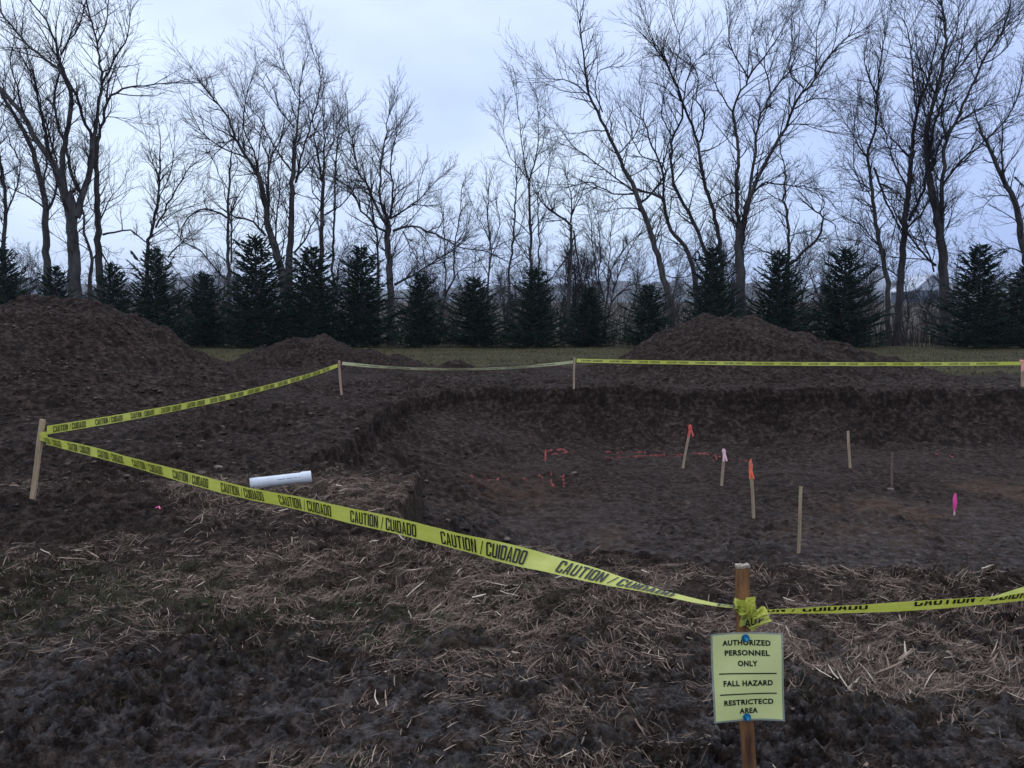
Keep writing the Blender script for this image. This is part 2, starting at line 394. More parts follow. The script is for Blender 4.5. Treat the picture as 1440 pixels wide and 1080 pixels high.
def set_masks(o, X, Y, mound=False):
    sd = pit_sd(X, Y)
    n = len(X)
    near = (Y < 9) & (Y > .3) & (np.abs(X) < 12) & (sd < .2)
    lit = np.where(near, litter_density(X, Y), 0); mo = np.where(near, moss_density(X, Y), 0)
    warm = np.zeros(n)
    for (px, py, rx, ry, s) in ((1260, 715, .95, .6, .95), (1420, 690, .8, .8, .95), (855, 755, .28, .36, .9), (735, 690, .9, 1.0, .5), (1230, 750, 1.1, .6, .6), (660, 720, .6, .6, .25)):
        c = WARM_PTS[(px, py)]
        warm = np.maximum(warm, s * np.exp(-(((X - c[0]) / rx) ** 2 + ((Y - c[1]) / ry) ** 2)))
    warm = np.clip(warm * (1 + 1.3 * fbm(X * 2.7, Y * 3.6, 4, 75)), 0, 1) * (sd > 0)
    wet = np.clip(.10 + sstep(4.6, 3.0, Y) * .9 + .4 * sstep(.4, 1.0, sd) * sstep(13, 8, Y), 0, 1)
    if mound: wet = wet * 0 + .02
    g = grass_mask(X, Y) * (0 if mound else 1)
    fld = sstep(62, 90, Y)
    floor = sstep(1.0, 2.0, sd) * np.clip(.25 + .35 * sstep(13, 9.5, Y) + .7 * perlin(X * .5, Y * .8, 77), 0, .8)
    for k, v in (('litter', lit), ('moss', mo), ('warm', warm), ('wet', wet), ('grass', g), ('field', fld), ('floor', floor)): attr(o, k, v)
WARM_PTS = {p: hit(*p) for p in ((1260, 715), (1420, 690), (855, 755), (735, 690), (1230, 750), (660, 720))}
make_ground()

# hills far behind
def make_hills():
    X = np.linspace(-2600, 2600, 260); T = np.linspace(0, 1, 14)
    XX, TT = np.meshgrid(X, T, indexing='ij')
    Hh = 78 + 22 * fbm(XX / 500, XX * 0, 4, 81) + 14 * fbm(XX / 90, XX * 0 + 3, 3, 82)
    Y = 1300 + 900 * TT; Z = 10 + Hh * np.sin(TT * math.pi) ** .8
    V = np.stack([XX, Y, Z - 6], -1).reshape(-1, 3)
    n = len(T); i, j = np.meshgrid(np.arange(len(X) - 1), np.arange(n - 1), indexing='ij')
    a = i * n + j; Fq = np.stack([a, a + n, a + n + 1, a + 1], -1).reshape(-1, 4)
    o = mesh_np('hills', V, Fq, simple('wooded_hill', (.05, .055, .055), (.10, .095, .085), .95, .02))
    tag(o, 'low wooded hills beyond the trees', kind='structure')
make_hills()

# ------------------------------------------------------------------ mounds
def make_mound(key, x0, x1, y0, y1, step, label):
    xs = np.arange(x0, x1, step); ys = np.arange(y0, y1, step)
    XX, YY = np.meshgrid(xs, ys, indexing='ij'); X = XX.ravel(); Y = YY.ravel()
    Z = mound_z(X, Y, key); h = mound_h(X, Y, key)
    n = len(ys); i, j = np.meshgrid(np.arange(len(xs) - 1), np.arange(n - 1), indexing='ij')
    a = (i * n + j).ravel(); Fq = np.stack([a, a + n, a + n + 1, a + 1], -1)
    hm = h[Fq].max(1); Fq = Fq[hm > -.12]
    used = np.unique(Fq); remap = np.full(len(X), -1); remap[used] = np.arange(len(used))
    c = np.array([(x0 + x1) / 2, (y0 + y1) / 2, 0])
    V = np.stack([X, Y, Z], 1)[used]
    o = mesh_np('dirt_mound', V - c, remap[Fq], DIRT); o.location = c
    tag(o, label, 'dirt mound', 'mounds of excavated dirt')
    set_masks(o, V[:, 0], V[:, 1], True)
    return o
make_mound('left', -24, -5.2, 10.5, 25.5, .055, 'largest brown dirt mound, filling the left edge below the bare trees')
make_mound('back', -11.5, -2.2, 23.5, 30.5, .05, 'low dirt mound behind the corner stake, right of the largest mound')
make_mound('tiny', -3, 0.5, 22.8, 25.6, .035, 'very small heap of dirt on the grass behind the sagging pale tape')
make_mound('right', 0, 13.5, 18.3, 29.5, .05, 'wide conical dirt mound beyond the far rim, right of centre')

# ------------------------------------------------------------------ clods
def surf_z(x, y):
    z = ground_z(x, y)
    for k in MOUNDS: z = np.maximum(z, np.where(mound_h(x, y, k) > 0.0, mound_z(x, y, k), -9))
    return z
def make_clods():
    bm = bmesh.new(); bmesh.ops.create_icosphere(bm, subdivisions=1, radius=1)
    bv = np.array([v.co[:] for v in bm.verts]); bf = np.array([[v.index for v in f.verts] for f in bm.faces]); bm.free()
    rg = np.random.default_rng(5)
    sets = []
    def region(n, x0, x1, y0, y1, s0, s1, keep):
        x = rg.uniform(x0, x1, n); y = rg.uniform(y0, y1, n); s = s0 * (s1 / s0) ** (rg.random(n) ** 2.6)
        k = keep(x, y); sets.append((x[k], y[k], s[k]))
    dens = lambda x, y: rg.random(len(x)) < np.clip(.5 + .9 * perlin(x * 1.1, y * 1.1, 91), 0.05, 1)
    region(34000, -9, 6, 2.4, 8.5, .003, .022, lambda x, y: dens(x, y) & (pit_sd(x, y) < 0) & (np.abs(x) < y * .75))
    region(20000, -12, 0, 7, 20, .010, .052, lambda x, y: dens(x, y) & (pit_sd(x, y) < 0.2) & (-x < y * .72))
    region(9000, -2.5, 12, 8, 18.5, .006, .032, lambda x, y: dens(x, y) & (pit_sd(x, y) > .1))
    region(5000, -2.5, 12, 8, 18.5, .012, .055, lambda x, y: (pit_sd(x, y) > .1) & (pit_sd(x, y) < 1.9) & (rg.random(len(x)) < .8))
    region(9000, -8, 13, 17.8, 25, .012, .060, lambda x, y: dens(x, y) & (pit_sd(x, y) < 0) & (grass_mask(x, y) < .5))
    region(11000, -17, -6, 12, 20, .012, .060, dens)
    region(5000, 2, 12, 19.5, 25, .012, .055, dens)
    region(2500, -10, -3, 24.5, 28, .012, .055, dens)
    x = np.concatenate([s[0] for s in sets]); y = np.concatenate([s[1] for s in sets]); s = np.concatenate([s[2] for s in sets])
    z = surf_z(x, y); n = len(x)
    th = rg.random(n) * 6.283; sc = np.stack([s * rg.uniform(.8, 1.3, n), s * rg.uniform(.6, 1.0, n), s * rg.uniform(.30, .55, n)], 1)
    V = bv[None] * (1 + rg.uniform(-.22, .22, (n, len(bv), 1)))
    V = V * sc[:, None]
    ct, st = np.cos(th)[:, None], np.sin(th)[:, None]
    V = np.stack([V[..., 0] * ct - V[..., 1] * st + x[:, None], V[..., 0] * st + V[..., 1] * ct + y[:, None], V[..., 2] + (z + s * .05)[:, None]], -1)
    Ft = (bf[None] + (np.arange(n) * len(bv))[:, None, None]).reshape(-1, 3)
    o = mesh_np('dirt_clods', V.reshape(-1, 3), None, CLOD, None, False, Ft)
    attr(o, 'tone', np.repeat(rg.random(n) ** 1.5, len(bv)))
    tag(o, 'loose clods of dark dirt scattered over the ground and mounds', kind='stuff')
    z0 = np.zeros(len(V.reshape(-1, 3)))
    attr(o, 'wet', z0 + .15)
make_clods()

# ------------------------------------------------------------------ straw, blades, grass
def strips(name, x, y, th, ln, wd, lift, curl, tone, mat, seg=3, upright=None, zfun=ground_z, dz=.0):
    n = len(x); rg = np.random.default_rng(len(name) + n)
    t = np.linspace(-.5, .5, seg + 1)[None]
    bend = curl[:, None] * (t ** 2 - .08) * ln[:, None]
    if upright is None:
        px = x[:, None] + np.cos(th)[:, None] * t * ln[:, None] - np.sin(th)[:, None] * bend
        py = y[:, None] + np.sin(th)[:, None] * t * ln[:, None] + np.cos(th)[:, None] * bend
        z = zfun(px.ravel(), py.ravel()).reshape(px.shape)
        zc = np.median(z, 1, keepdims=True); z = .22 * z + .78 * (z[:, :1] * (.5 - t) + z[:, -1:] * (.5 + t) + np.maximum(zc - .5 * (z[:, :1] + z[:, -1:]), 0))
        pz = z + lift[:, None] * (.4 + rg.random((n, 1)) * 1.0) + (t + .5) * (rg.random((n, 1)) ** 3) * ln[:, None] * .35 + dz
        W = np.stack([-np.sin(th), np.cos(th), rg.uniform(-.7, .7, n)], 1)
    else:
        tt = t + .5
        px = x[:, None] + np.cos(th)[:, None] * (tt ** 1.6) * ln[:, None] * curl[:, None]
        py = y[:, None] + np.sin(th)[:, None] * (tt ** 1.6) * ln[:, None] * curl[:, None]
        z = zfun(x, y)[:, None]
        pz = z + tt * ln[:, None] * np.sqrt(np.clip(1 - curl[:, None] ** 2 * .6, .1, 1)) - .004
        W = np.stack([-np.sin(th), np.cos(th), np.zeros(n)], 1)
    W = W / np.linalg.norm(W, axis=1, keepdims=True)
    tap = np.ones(seg + 1); tap[-1] = .35
    if upright is not None: tap = np.linspace(1, .15, seg + 1)
    P = np.stack([px, py, pz], -1)
    hw = (wd[:, None] * tap[None] * .5)[..., None]
    Vv = np.stack([P - W[:, None] * hw, P + W[:, None] * hw], 2)
    V = Vv.reshape(-1, 3); m = (seg + 1) * 2
    f = []
    for s in range(seg): f.append([s * 2, s * 2 + 1, s * 2 + 3, s * 2 + 2])
    Fq = (np.array(f)[None] + (np.arange(n) * m)[:, None, None]).reshape(-1, 4)
    o = mesh_np(name, V, Fq, mat, None, False)
    attr(o, 'tone', np.repeat(tone, m)); return o
def make_straw():
    rg = np.random.default_rng(21)
    n = 620000
    y = 2.2 + 7.0 * rg.random(n); x = (rg.random(n) * 2 - 1) * (y * .76 + .3)
    ok = (pit_sdn(x, y) < -.0)
    d = litter_density(x, y) ** 1.5
    fine = np.clip(.5 + 1.2 * perlin(x * 4.5, y * 4.5, 95) + .5 * perlin(x * 11, y * 11, 96), 0, 1)
    ok &= rg.random(n) < np.clip(d * fine * 1.35, 0.0, 1)
    x, y = x[ok], y[ok]; n = len(x)
    th = fbm(x * .8, y * .8, 2, 97) * 2.2 + rg.normal(0, .75, n)
    ln = .018 + .085 * rg.random(n) ** 2.2; wd = .0014 + .0034 * rg.random(n) ** 2
    big = rg.random(n) < .010; ln = np.where(big, ln * 1.2 + .05, ln); wd = np.where(big, .004 + .006 * rg.random(n), wd)
    tone = np.clip(rg.beta(2.0, 3.0, n) + big * .35, 0, 1)
    o = strips('straw', x, y, th, ln, wd, (.004 + .012 * rg.random(n)), rg.normal(0, .14, n), tone, STRAWM)
    tag(o, 'dead straw and broken grass stalks trampled into the near mud', kind='stuff')
    # green and olive blades
    n = 110000
    y = 2.6 + 3.4 * rg.random(n); x = (rg.random(n) * 2 - 1) * y * .76
    ok = (pit_sdn(x, y) < -.05) & (rg.random(n) < moss_density(x, y) * np.clip(.3 + 1.5 * perlin(x * 5, y * 5, 98), 0, 1))
    x, y = x[ok], y[ok]; n = len(x)
    o = strips('grass', x, y, rg.random(n) * 6.28, .015 + .04 * rg.random(n), .0015 + .0025 * rg.random(n), None, rg.uniform(.3, .95, n), rg.beta(2, 2.5, n), BLADE, 2, True)
    tag(o, 'sparse green grass blades among the straw in the foreground', kind='stuff')
    # far lawn
    n = 90000
    y = 21 + 28 * rg.random(n) ** 1.2; x = (rg.random(n) * 2 - 1) * y * .8
    ok = rg.random(n) < grass_mask(x, y) * np.clip(.45 + .8 * perlin(x * .7, y * .7, 99), .1, 1)
    x, y = x[ok], y[ok]; n = len(x)
    o = strips('lawn_grass', x, y, rg.random(n) * 6.28, .05 + .08 * rg.random(n), .012 + .014 * rg.random(n), None, rg.uniform(.4, .9, n), np.clip(.5 + .5 * perlin(x * .8, y * .8, 100) + rg.normal(0, .2, n), 0, 1), FARGR, 1, True)
    tag(o, 'strip of short olive winter grass before the evergreens', kind='stuff')
    # brush below and behind the trees
    n = 20000
    y = rg.uniform(46.6, 60, n); x = (rg.random(n) * 2 - 1) * 44
    ok = rg.random(n) < np.clip(.5 + 1.1 * perlin(x * .25, y * .25, 101), .12, 1)
    x, y = x[ok], y[ok]; n = len(x)
    o = strips('undergrowth', x, y, rg.random(n) * 6.28, .5 + 3.6 * rg.random(n) ** 2.2, .020 + .024 * rg.random(n), None, rg.uniform(.15, .75, n), rg.random(n), BRUSH, 3, True, zfun=lambda a, b: base_z(a, b)[0])
    tag(o, 'tangled brown undergrowth beneath the bare trees', kind='stuff')
make_straw()

# ------------------------------------------------------------------ bare trees
CROPS = {1: (2.454, 0, 0), 2: (2.843, 180, 60), 3: (2.843, 440, 100), 4: (2.769, 680, 100), 5: (2.347, 760, 0), 6: (2.346, 960, 0), 7: (2.25, 1160, 0)}
rnd = random.Random(42)
def norm(v):
    l = math.sqrt(v[0] ** 2 + v[1] ** 2 + v[2] ** 2) or 1; return (v[0] / l, v[1] / l, v[2] / l)
def child_dir(d, ang, up):
    while 1:
        q = (rnd.gauss(0, 1), rnd.gauss(0, 1), rnd.gauss(0, 1)); dt = q[0] * d[0] + q[1] * d[1] + q[2] * d[2]
        q = (q[0] - d[0] * dt, q[1] - d[1] * dt, q[2] - d[2] * dt)
        if q[0] ** 2 + q[1] ** 2 + q[2] ** 2 > .05: break
    q = norm(q); c, s = math.cos(ang), math.sin(ang)
    return norm((d[0] * c + q[0] * s, d[1] * c + q[1] * s, d[2] * c + q[2] * s + up))
def grow(T, p, d, ln, r, lvl, wig, upb, dens):
    n = (6, 5, 4, 3)[min(lvl, 3)]
    st = ln / (n - 1); pts = [p]; rad = [r]; dirs = [d]
    for i in range(1, n):
        d = norm((d[0] + rnd.gauss(0, wig), d[1] + rnd.gauss(0, wig), d[2] + rnd.gauss(0, wig) + upb))
        p = (p[0] + d[0] * st, p[1] + d[1] * st, p[2] + d[2] * st); pts.append(p); dirs.append(d)
        rad.append(max(r * (1 - .70 * i / (n - 1)), .0062))
    T.add(pts, rad, 4 if lvl <= 1 else 3)
    if lvl >= 3: return
    nc = ((7, 5, 3)[lvl]) * dens
    nc = int(nc) + (rnd.random() < nc - int(nc))
    for k in range(nc):
        t = .10 + .86 * (k + rnd.random()) / max(nc, 1); t = min(t, .96)
        i = min(int(t * (n - 1)), n - 2); f = t * (n - 1) - i
        q = tuple(pts[i][a] * (1 - f) + pts[i + 1][a] * f for a in range(3))
        rr = (rad[i] * (1 - f) + rad[i + 1] * f)
        l2 = ln * rnd.uniform(.42, .78) * (1.2 - .6 * t)
        grow(T, q, child_dir(dirs[i], rnd.uniform(.35, .85), .10), l2, max(rr * .62, .008), lvl + 1, wig, upb, dens)
def catmull(P, step):
    P = np.array(P, float); out = []
    Q = np.vstack([2 * P[0] - P[1], P, 2 * P[-1] - P[-2]])
    for i in range(1, len(Q) - 2):
        n = max(2, int(np.linalg.norm(Q[i + 1][:3] - Q[i][:3]) / step))
        for t in np.arange(n) / n:
            a, b, c, d = Q[i - 1], Q[i], Q[i + 1], Q[i + 2]
            out.append(.5 * (2 * b + (c - a) * t + (2 * a - 5 * b + 4 * c - d) * t * t + (3 * b - a - 3 * c + d) * t ** 3))
    out.append(P[-1]); return np.array(out)
def bare_tree(crop, depth, limbs, label, dens=1.0, tw=1.0, spread=.35, l1=1.9, name='bare_tree'):
    s, ox, oy = CROPS[crop]
    first = limbs[0][0][0]
    bp = at(ox + first[0] / s, oy + first[1] / s, depth)
    bx = bp[0]; zb = base1(bx, depth)
    root = empty(name, (bx, depth, zb)); tag(root, label, 'tree', 'bare deciduous trees behind the evergreens')
    TR, TC = Tubes(), Tubes()
    placed = []   # (px, py, depthoffset) of limb points, to start children at the parent's depth
    for li, (pts, w0, w1) in enumerate(limbs):
        n = len(pts)
        if li == 0: y0 = 0.0; slope = rnd.uniform(-.05, .05)
        else:
            y0 = min(placed, key=lambda q: (q[0] - pts[0][0]) ** 2 + (q[1] - pts[0][1]) ** 2)[2]
            slope = rnd.choice([-1, 1]) * rnd.uniform(.3, 1) * spread
        W = []; acc = 0
        for i, (cx, cy) in enumerate(pts):
            if i: acc += math.hypot(cx - pts[i - 1][0], cy - pts[i - 1][1])
            dy = y0 + slope * acc / s / F_PX * depth
            q = at(ox + cx / s, oy + cy / s, depth + dy)
            rr = (w0 + (w1 - w0) * (i / (n - 1)) ** .8) / s / F_PX * depth * .5
            W.append((q[0], q[1], q[2], rr))
        if li == 0:
            W.insert(0, (bx, depth, zb - .15, W[0][3] * 1.45)); e = np.array(W[-1][:3]) - np.array(W[-2][:3]); e = e / np.linalg.norm(e)
            if w1 > 12: W.append((*(np.array(W[-1][:3]) + e * W[-1][3] * 2.2), W[-1][3] * .42)); W.append((*(np.array(W[-1][:3]) + e * W[-1][3] * 2.0), .02))
        C = catmull(W, .45)
        jit = RNG.normal(0, .035, (len(C), 3)); jit[0] = 0; C[:, :3] += jit; C[:, 3] = np.maximum(C[:, 3], .006)
        # remember depths in crop px
        for i in range(len(pts)):
            a0 = 0
            placed.append((pts[i][0], pts[i][1], W[i + (1 if li == 0 else 0)][1] - depth))
            if i:
                for t in (.33, .66):
                    wa, wb = W[i - 1 + (1 if li == 0 else 0)], W[i + (1 if li == 0 else 0)]
                    placed.append((pts[i - 1][0] * (1 - t) + pts[i][0] * t, pts[i - 1][1] * (1 - t) + pts[i][1] * t, wa[1] * (1 - t) + wb[1] * t - depth))
        PT = [tuple(c[:3]) for c in C]; RD = list(C[:, 3])
        (TR if w0 > 11 or li == 0 else TC).add(PT, RD, 8 if w0 > 16 else 6)
        m = len(C)
        L = sum(np.linalg.norm(C[i + 1, :3] - C[i, :3]) for i in range(m - 1))
        for i in range(1, m - 1):
            t = i / (m - 1)
            hgt = PT[i][2] - zb
            if (li == 0 and t < .45) or hgt < 2.5: continue
            p_sp = 1.5 * dens * (.50 + .42 * t)
            k = int(p_sp) + (rnd.random() < p_sp - int(p_sp))
            d = norm(tuple(C[i + 1, a] - C[i - 1, a] for a in range(3)))
            for _ in range(k):
                ln = l1 * rnd.choice((.45, .6, .8, 1.0, 1.3, 1.7)) * (1.1 - .30 * t)
                grow(TC, PT[i], child_dir(d, rnd.uniform(.5, 1.1), .2), ln, min(RD[i] * .45, .030) * tw + .009, 1, .12, .035, dens ** .4)
        d = norm(tuple(C[-1, a] - C[-2, a] for a in range(3)))
        for _ in range((3 if dens > .8 else 2) if w1 <= 5.5 else (1 if w1 < 8 else 0)):
            grow(TC, PT[-1], child_dir(d, rnd.uniform(.1, .5), .12), l1 * rnd.uniform(.9, 1.9), RD[-1] * .8, 1, .11, .03, dens ** .4)
    TR.build('trunk', BARK, root, root.location); TC.build('crown', TWIG, root, root.location)
    return root
T_ = bare_tree
T_(1, 50, [([(262,1010),(255,900),(250,790),(245,700)],46,32), ([(245,770),(215,660),(180,560),(130,490),(80,400),(30,340),(-10,290)],26,13),
  ([(240,740),(225,650),(215,560),(228,470),(245,380),(242,310)],22,13), ([(242,310),(205,240),(150,200),(90,150),(40,90),(0,40)],12,5),
  ([(240,310),(215,230),(190,150),(160,70),(110,10)],10,4), ([(210,190),(235,140),(270,90),(290,20)],7,3), ([(265,750),(285,670),(310,590),(322,480)],24,17),
  ([(318,485),(285,400),(260,330),(225,260),(200,200)],11,7), ([(322,480),(335,400),(350,300),(345,220),(335,150),(310,60),(300,0)],13,4),
  ([(335,150),(365,80),(375,0)],6,3), ([(350,290),(400,200),(440,130),(450,60)],8,3), ([(275,660),(245,600),(225,500),(200,430),(190,340),(210,230)],14,6),
  ([(180,560),(150,430),(130,330),(110,250)],10,4), ([(80,400),(60,300),(30,200)],8,3)], 'biggest bare tree at far left, thick pale forked trunk rising behind the largest mound', 1.15)
T_(1, 51.5, [([(345,960),(340,830),(335,720),(332,600),(335,490)],26,14), ([(335,490),(355,420),(368,350),(400,320),(450,300),(530,295),(600,285)],12,3),
  ([(368,350),(372,290),(390,230)],7,3), ([(345,450),(370,405),(430,420)],6,2), ([(355,810),(390,800),(450,795),(500,830),(560,880)],8,3), ([(345,760),(375,700),(405,655)],6,2),
  ([(350,870),(380,920),(400,960)],6,3)], 'straight bare trunk just right of the biggest forked tree, long limb reaching right', .9)
T_(1, 53, [([(165,960),(158,800),(150,680),(130,580),(95,480),(50,400),(0,310)],26,10), ([(155,720),(110,690),(40,650)],6,3), ([(160,730),(185,690),(200,600),(180,500),(150,400),(120,280)],9,4),
  ([(150,650),(160,500),(130,330),(100,250)],7,3), ([(60,545),(30,480),(10,400)],5,2)], 'bare tree left of the biggest forked one, trunk curving left over the mound', 1.1)
T_(1, 55, [([(10,900),(20,700),(0,560),(-20,420)],14,7), ([(15,760),(60,640),(70,560)],6,3), ([(10,640),(-20,560)],6,3)], 'slim bare tree cut by the left edge of the view', 1.3)
T_(1, 50.8, [([(310,1020),(318,900),(292,800),(285,720)],14,5), ([(318,900),(345,850),(370,860)],5,2)], 'short thin stem between the two tallest trunks at far left', .7, l1=1.1, name='bare_sapling')
T_(2, 54, [([(75,860),(95,750),(115,660),(125,560),(130,450)],14,6), ([(110,740),(160,650),(200,570),(240,500)],8,4), ([(100,710),(130,610),(170,530),(180,450)],6,3), ([(120,740),(200,670),(300,640)],5,2),
  ([(160,860),(210,800),(240,780)],6,3), ([(125,560),(100,480),(80,410)],5,2)], 'light fan-shaped bare tree behind the fourth evergreen from the left', 1.1, l1=1.7)
T_(2, 50, [([(405,1010),(400,850),(398,700),(405,560),(410,460)],15,6), ([(412,880),(418,780),(412,680)],7,5), ([(395,700),(340,670),(290,665),(245,700),(215,740)],9,4), ([(400,950),(340,895),(300,840),(230,800),(160,740)],8,3),
  ([(415,670),(450,600),(490,545)],5,2), ([(405,560),(440,500),(430,450)],4,2), ([(395,640),(380,560),(350,500)],4,2)], 'slim upright bare tree with arching and drooping left limbs, left of the double trunk', .85, l1=1.4)
T_(2, 50, [([(625,980),(590,830),(560,740),(545,620),(525,540)],34,18), ([(525,540),(470,450),(430,380),(400,300),(330,210),(290,160)],15,4), ([(560,700),(560,560),(565,480),(600,410)],12,5), ([(550,770),(500,715),(430,695)],10,7),
  ([(470,460),(420,440),(350,400),(290,350)],8,4), ([(520,530),(500,430),(460,340),(470,230)],8,4), ([(565,480),(530,380),(480,300)],6,3), ([(430,380),(370,420),(330,470)],6,2)], 'left trunk of the thick double tree, crown bending left', 1.35)
T_(2, 50.6, [([(640,980),(645,830),(655,700),(658,560),(665,430)],32,15), ([(665,430),(680,300),(690,150)],12,4), ([(660,520),(600,440),(540,330),(490,260)],8,3), ([(670,560),(700,430),(745,280),(770,150),(745,50)],9,3), ([(665,340),(600,260),(560,200),(520,130)],6,2),
  ([(665,840),(720,770),(760,680)],8,4), ([(615,900),(592,760),(600,640),(610,560)],9,4), ([(670,540),(740,460),(800,420)],6,3), ([(690,240),(640,130),(620,90)],4,2)], 'right trunk of the thick double tree, straight and tallest at left centre', 1.15)
T_(2, 52, [([(770,900),(775,720),(780,560)],20,13), ([(780,560),(760,460),(745,380),(740,290)],9,4), ([(780,560),(785,420),(780,300)],9,4), ([(785,690),(850,650),(900,600)],7,3), ([(775,640),(740,600),(735,520)],6,3), ([(780,480),(820,400),(850,300)],6,3)], 'bare tree just right of the thick double tree', 1.15)
T_(2, 54, [([(818,880),(825,680),(830,520),(835,420)],10,5), ([(825,620),(860,560)],4,2)], 'pole-thin bare tree between the double tree and the wide spreading one', .9, l1=1.3)
T_(3, 49.5, [([(312,1000),(308,850),(300,700),(300,610)],30,22), ([(300,620),(260,560),(240,500),(210,450),(180,400),(160,300),(150,250)],14,5), ([(290,640),(240,600),(190,560),(160,480),(120,450)],10,4), ([(300,600),(265,500),(270,400),(285,280),(300,180)],12,4),
  ([(310,590),(320,480),(310,380),(330,260)],10,4), ([(310,590),(370,550),(440,500),(480,450)],10,3), ([(320,640),(370,622),(430,630),(520,665),(600,710),(700,720)],12,4), ([(325,855),(400,815),(500,755),(580,700)],11,4), ([(325,910),(380,910),(410,940)],7,3),
  ([(360,640),(400,720),(440,790)],5,2), ([(180,400),(130,340),(110,300)],5,2), ([(265,500),(200,470),(150,470)],5,2)], 'wide spreading bare tree behind the dense evergreens, low limbs reaching right', 1.45, l1=1.7)
T_(3, 53, [([(260,880),(258,700),(240,560),(235,480)],11,5), ([(258,700),(285,620)],4,2)], 'slender bare tree close behind the wide spreading one, on its left', .9, l1=1.4)
T_(3, 56, [([(520,930),(560,830),(570,690),(590,560),(595,470)],9,3), ([(530,880),(528,700),(520,600)],7,3), ([(520,900),(590,800),(680,750)],5,2), ([(570,690),(620,620)],4,2)], 'thin forked bare tree behind the ninth evergreen from the left', .85, l1=1.3)
T_(3, 55, [([(700,880),(712,720),(700,600),(700,500)],9,4), ([(712,720),(745,620),(735,540)],4,2), ([(712,690),(680,620),(650,560)],4,2)], 'thin bare tree behind the tenth evergreen from the left', .9, l1=1.3)
T_(4, 53, [([(182,860),(185,700),(180,560),(178,430)],14,9), ([(178,430),(205,330),(212,200),(210,90)],7,2), ([(178,440),(155,330),(140,200),(125,100)],6,2), ([(175,420),(120,360),(90,300),(75,180)],4,1.5), ([(205,340),(235,260),(240,180)],3,1.5), ([(185,640),(230,570)],4,2)], 'tall bare tree with straight pale leaders at centre', .95, l1=1.6)
T_(4, 55, [([(100,950),(100,800),(115,650),(125,500),(130,440)],12,5), ([(112,680),(150,600),(160,560)],4,2), ([(105,790),(135,850)],4,2)], 'slim bare tree left of the tall one with pale leaders', .9, l1=1.3)
T_(4, 52, [([(330,930),(335,800),(340,600)],16,11), ([(340,600),(270,545),(225,510),(195,450)],9,3), ([(340,590),(345,500),(325,420)],8,3), ([(350,620),(370,760),(385,860)],7,4), ([(345,560),(400,440),(430,390)],5,2), ([(335,700),(300,760),(230,840)],6,3), ([(270,545),(240,470),(250,400)],4,2)], 'dark bare tree with one long limb curving left, right of centre', 1.25, l1=1.5)
T_(4, 56, [([(215,880),(215,700),(212,560),(210,480)],8,4), ([(215,640),(250,580)],3,2)], 'pole-thin bare tree right beside the tall one with pale leaders', .85, l1=1.2)
T_(4, 54, [([(475,930),(485,860),(495,780),(540,700),(600,640)],9,3), ([(470,900),(450,800),(455,700),(445,600)],7,3), ([(500,900),(560,840),(640,800),(720,740)],6,2), ([(450,860),(430,720),(420,600)],6,3), ([(500,860),(530,780),(590,660)],6,3), ([(480,880),(490,720),(500,600)],5,3)], 'many-stemmed bare thicket tree left of the leaning trunk', 1.35, l1=1.3)
T_(5, 49, [([(430,1000),(400,890),(365,770),(330,680),(300,600)],22,14), ([(300,600),(255,510),(215,420),(160,310),(145,200),(130,80)],14,4), ([(305,630),(250,590),(170,530),(125,500)],7,3), ([(310,640),(240,640),(170,600),(120,610)],6,3), ([(225,430),(180,430),(100,440)],5,2), ([(165,320),(100,270),(20,260)],5,2),
  ([(205,370),(180,300),(200,230),(260,220)],5,2), ([(330,670),(400,600),(405,540),(340,520),(290,430)],8,3), ([(330,690),(270,685),(220,700)],5,2), ([(255,510),(320,440),(330,360)],5,2)], 'tall bare tree leaning left, trunk rising behind the mound side evergreen', 1.15)
T_(5, 51, [([(515,980),(490,840),(430,760),(405,660),(370,640),(310,620)],17,6), ([(405,660),(400,560),(370,480),(340,400)],9,4), ([(400,560),(430,440),(410,350)],5,2), ([(497,850),(560,870),(600,860)],6,3), ([(415,910),(460,915),(500,910)],4,2)], 'crooked bare tree crossing behind the tall left-leaning one', 1.0)
T_(5, 50, [([(585,1000),(550,850),(500,720),(440,610),(432,470)],15,8), ([(432,470),(470,360),(440,260),(400,180),(360,110)],8,3), ([(435,450),(400,380),(410,300)],5,2), ([(440,260),(460,150),(450,90)],4,2)], 'slim bare tree with a bowed trunk, between the leaning tree and the curved one', 1.1)
T_(5, 50.5, [([(600,1000),(597,850),(575,720),(540,600),(520,470)],18,9), ([(520,470),(470,340),(430,240),(380,160)],9,4), ([(525,470),(545,380),(515,330),(520,250),(480,200)],6,3), ([(530,500),(590,480),(640,440)],5,2), ([(470,340),(500,220),(560,160)],5,2)], 'bare tree curving up left behind the evergreen at the right mound', 1.15)
T_(6, 48.5, [([(192,1040),(190,900),(188,770)],34,29), ([(188,810),(183,720),(180,600),(182,480),(165,370)],15,9), ([(165,370),(190,300),(215,260),(165,170),(150,100)],8,3), ([(165,370),(120,300),(100,260)],6,3), ([(215,260),(290,160),(330,90)],7,2), ([(193,800),(199,730),(215,650),(240,500),(245,420),(290,310),(350,240)],14,5),
  ([(194,810),(206,710),(250,580),(300,490),(340,420),(370,340),(440,260),(470,200),(540,120)],15,4), ([(370,360),(430,325),(500,330)],5,2), ([(350,410),(400,415),(460,430)],4,2), ([(230,640),(270,605),(340,610),(430,620)],8,3), ([(185,640),(150,640),(110,670)],7,3), ([(290,310),(270,200),(290,130)],5,2), ([(400,290),(350,230),(370,150)],5,2), ([(440,260),(440,160),(450,70)],5,2), ([(215,260),(220,150),(240,70)],4,2)], 'broad round-crowned bare tree with a thick straight trunk, right of centre', 1.35)
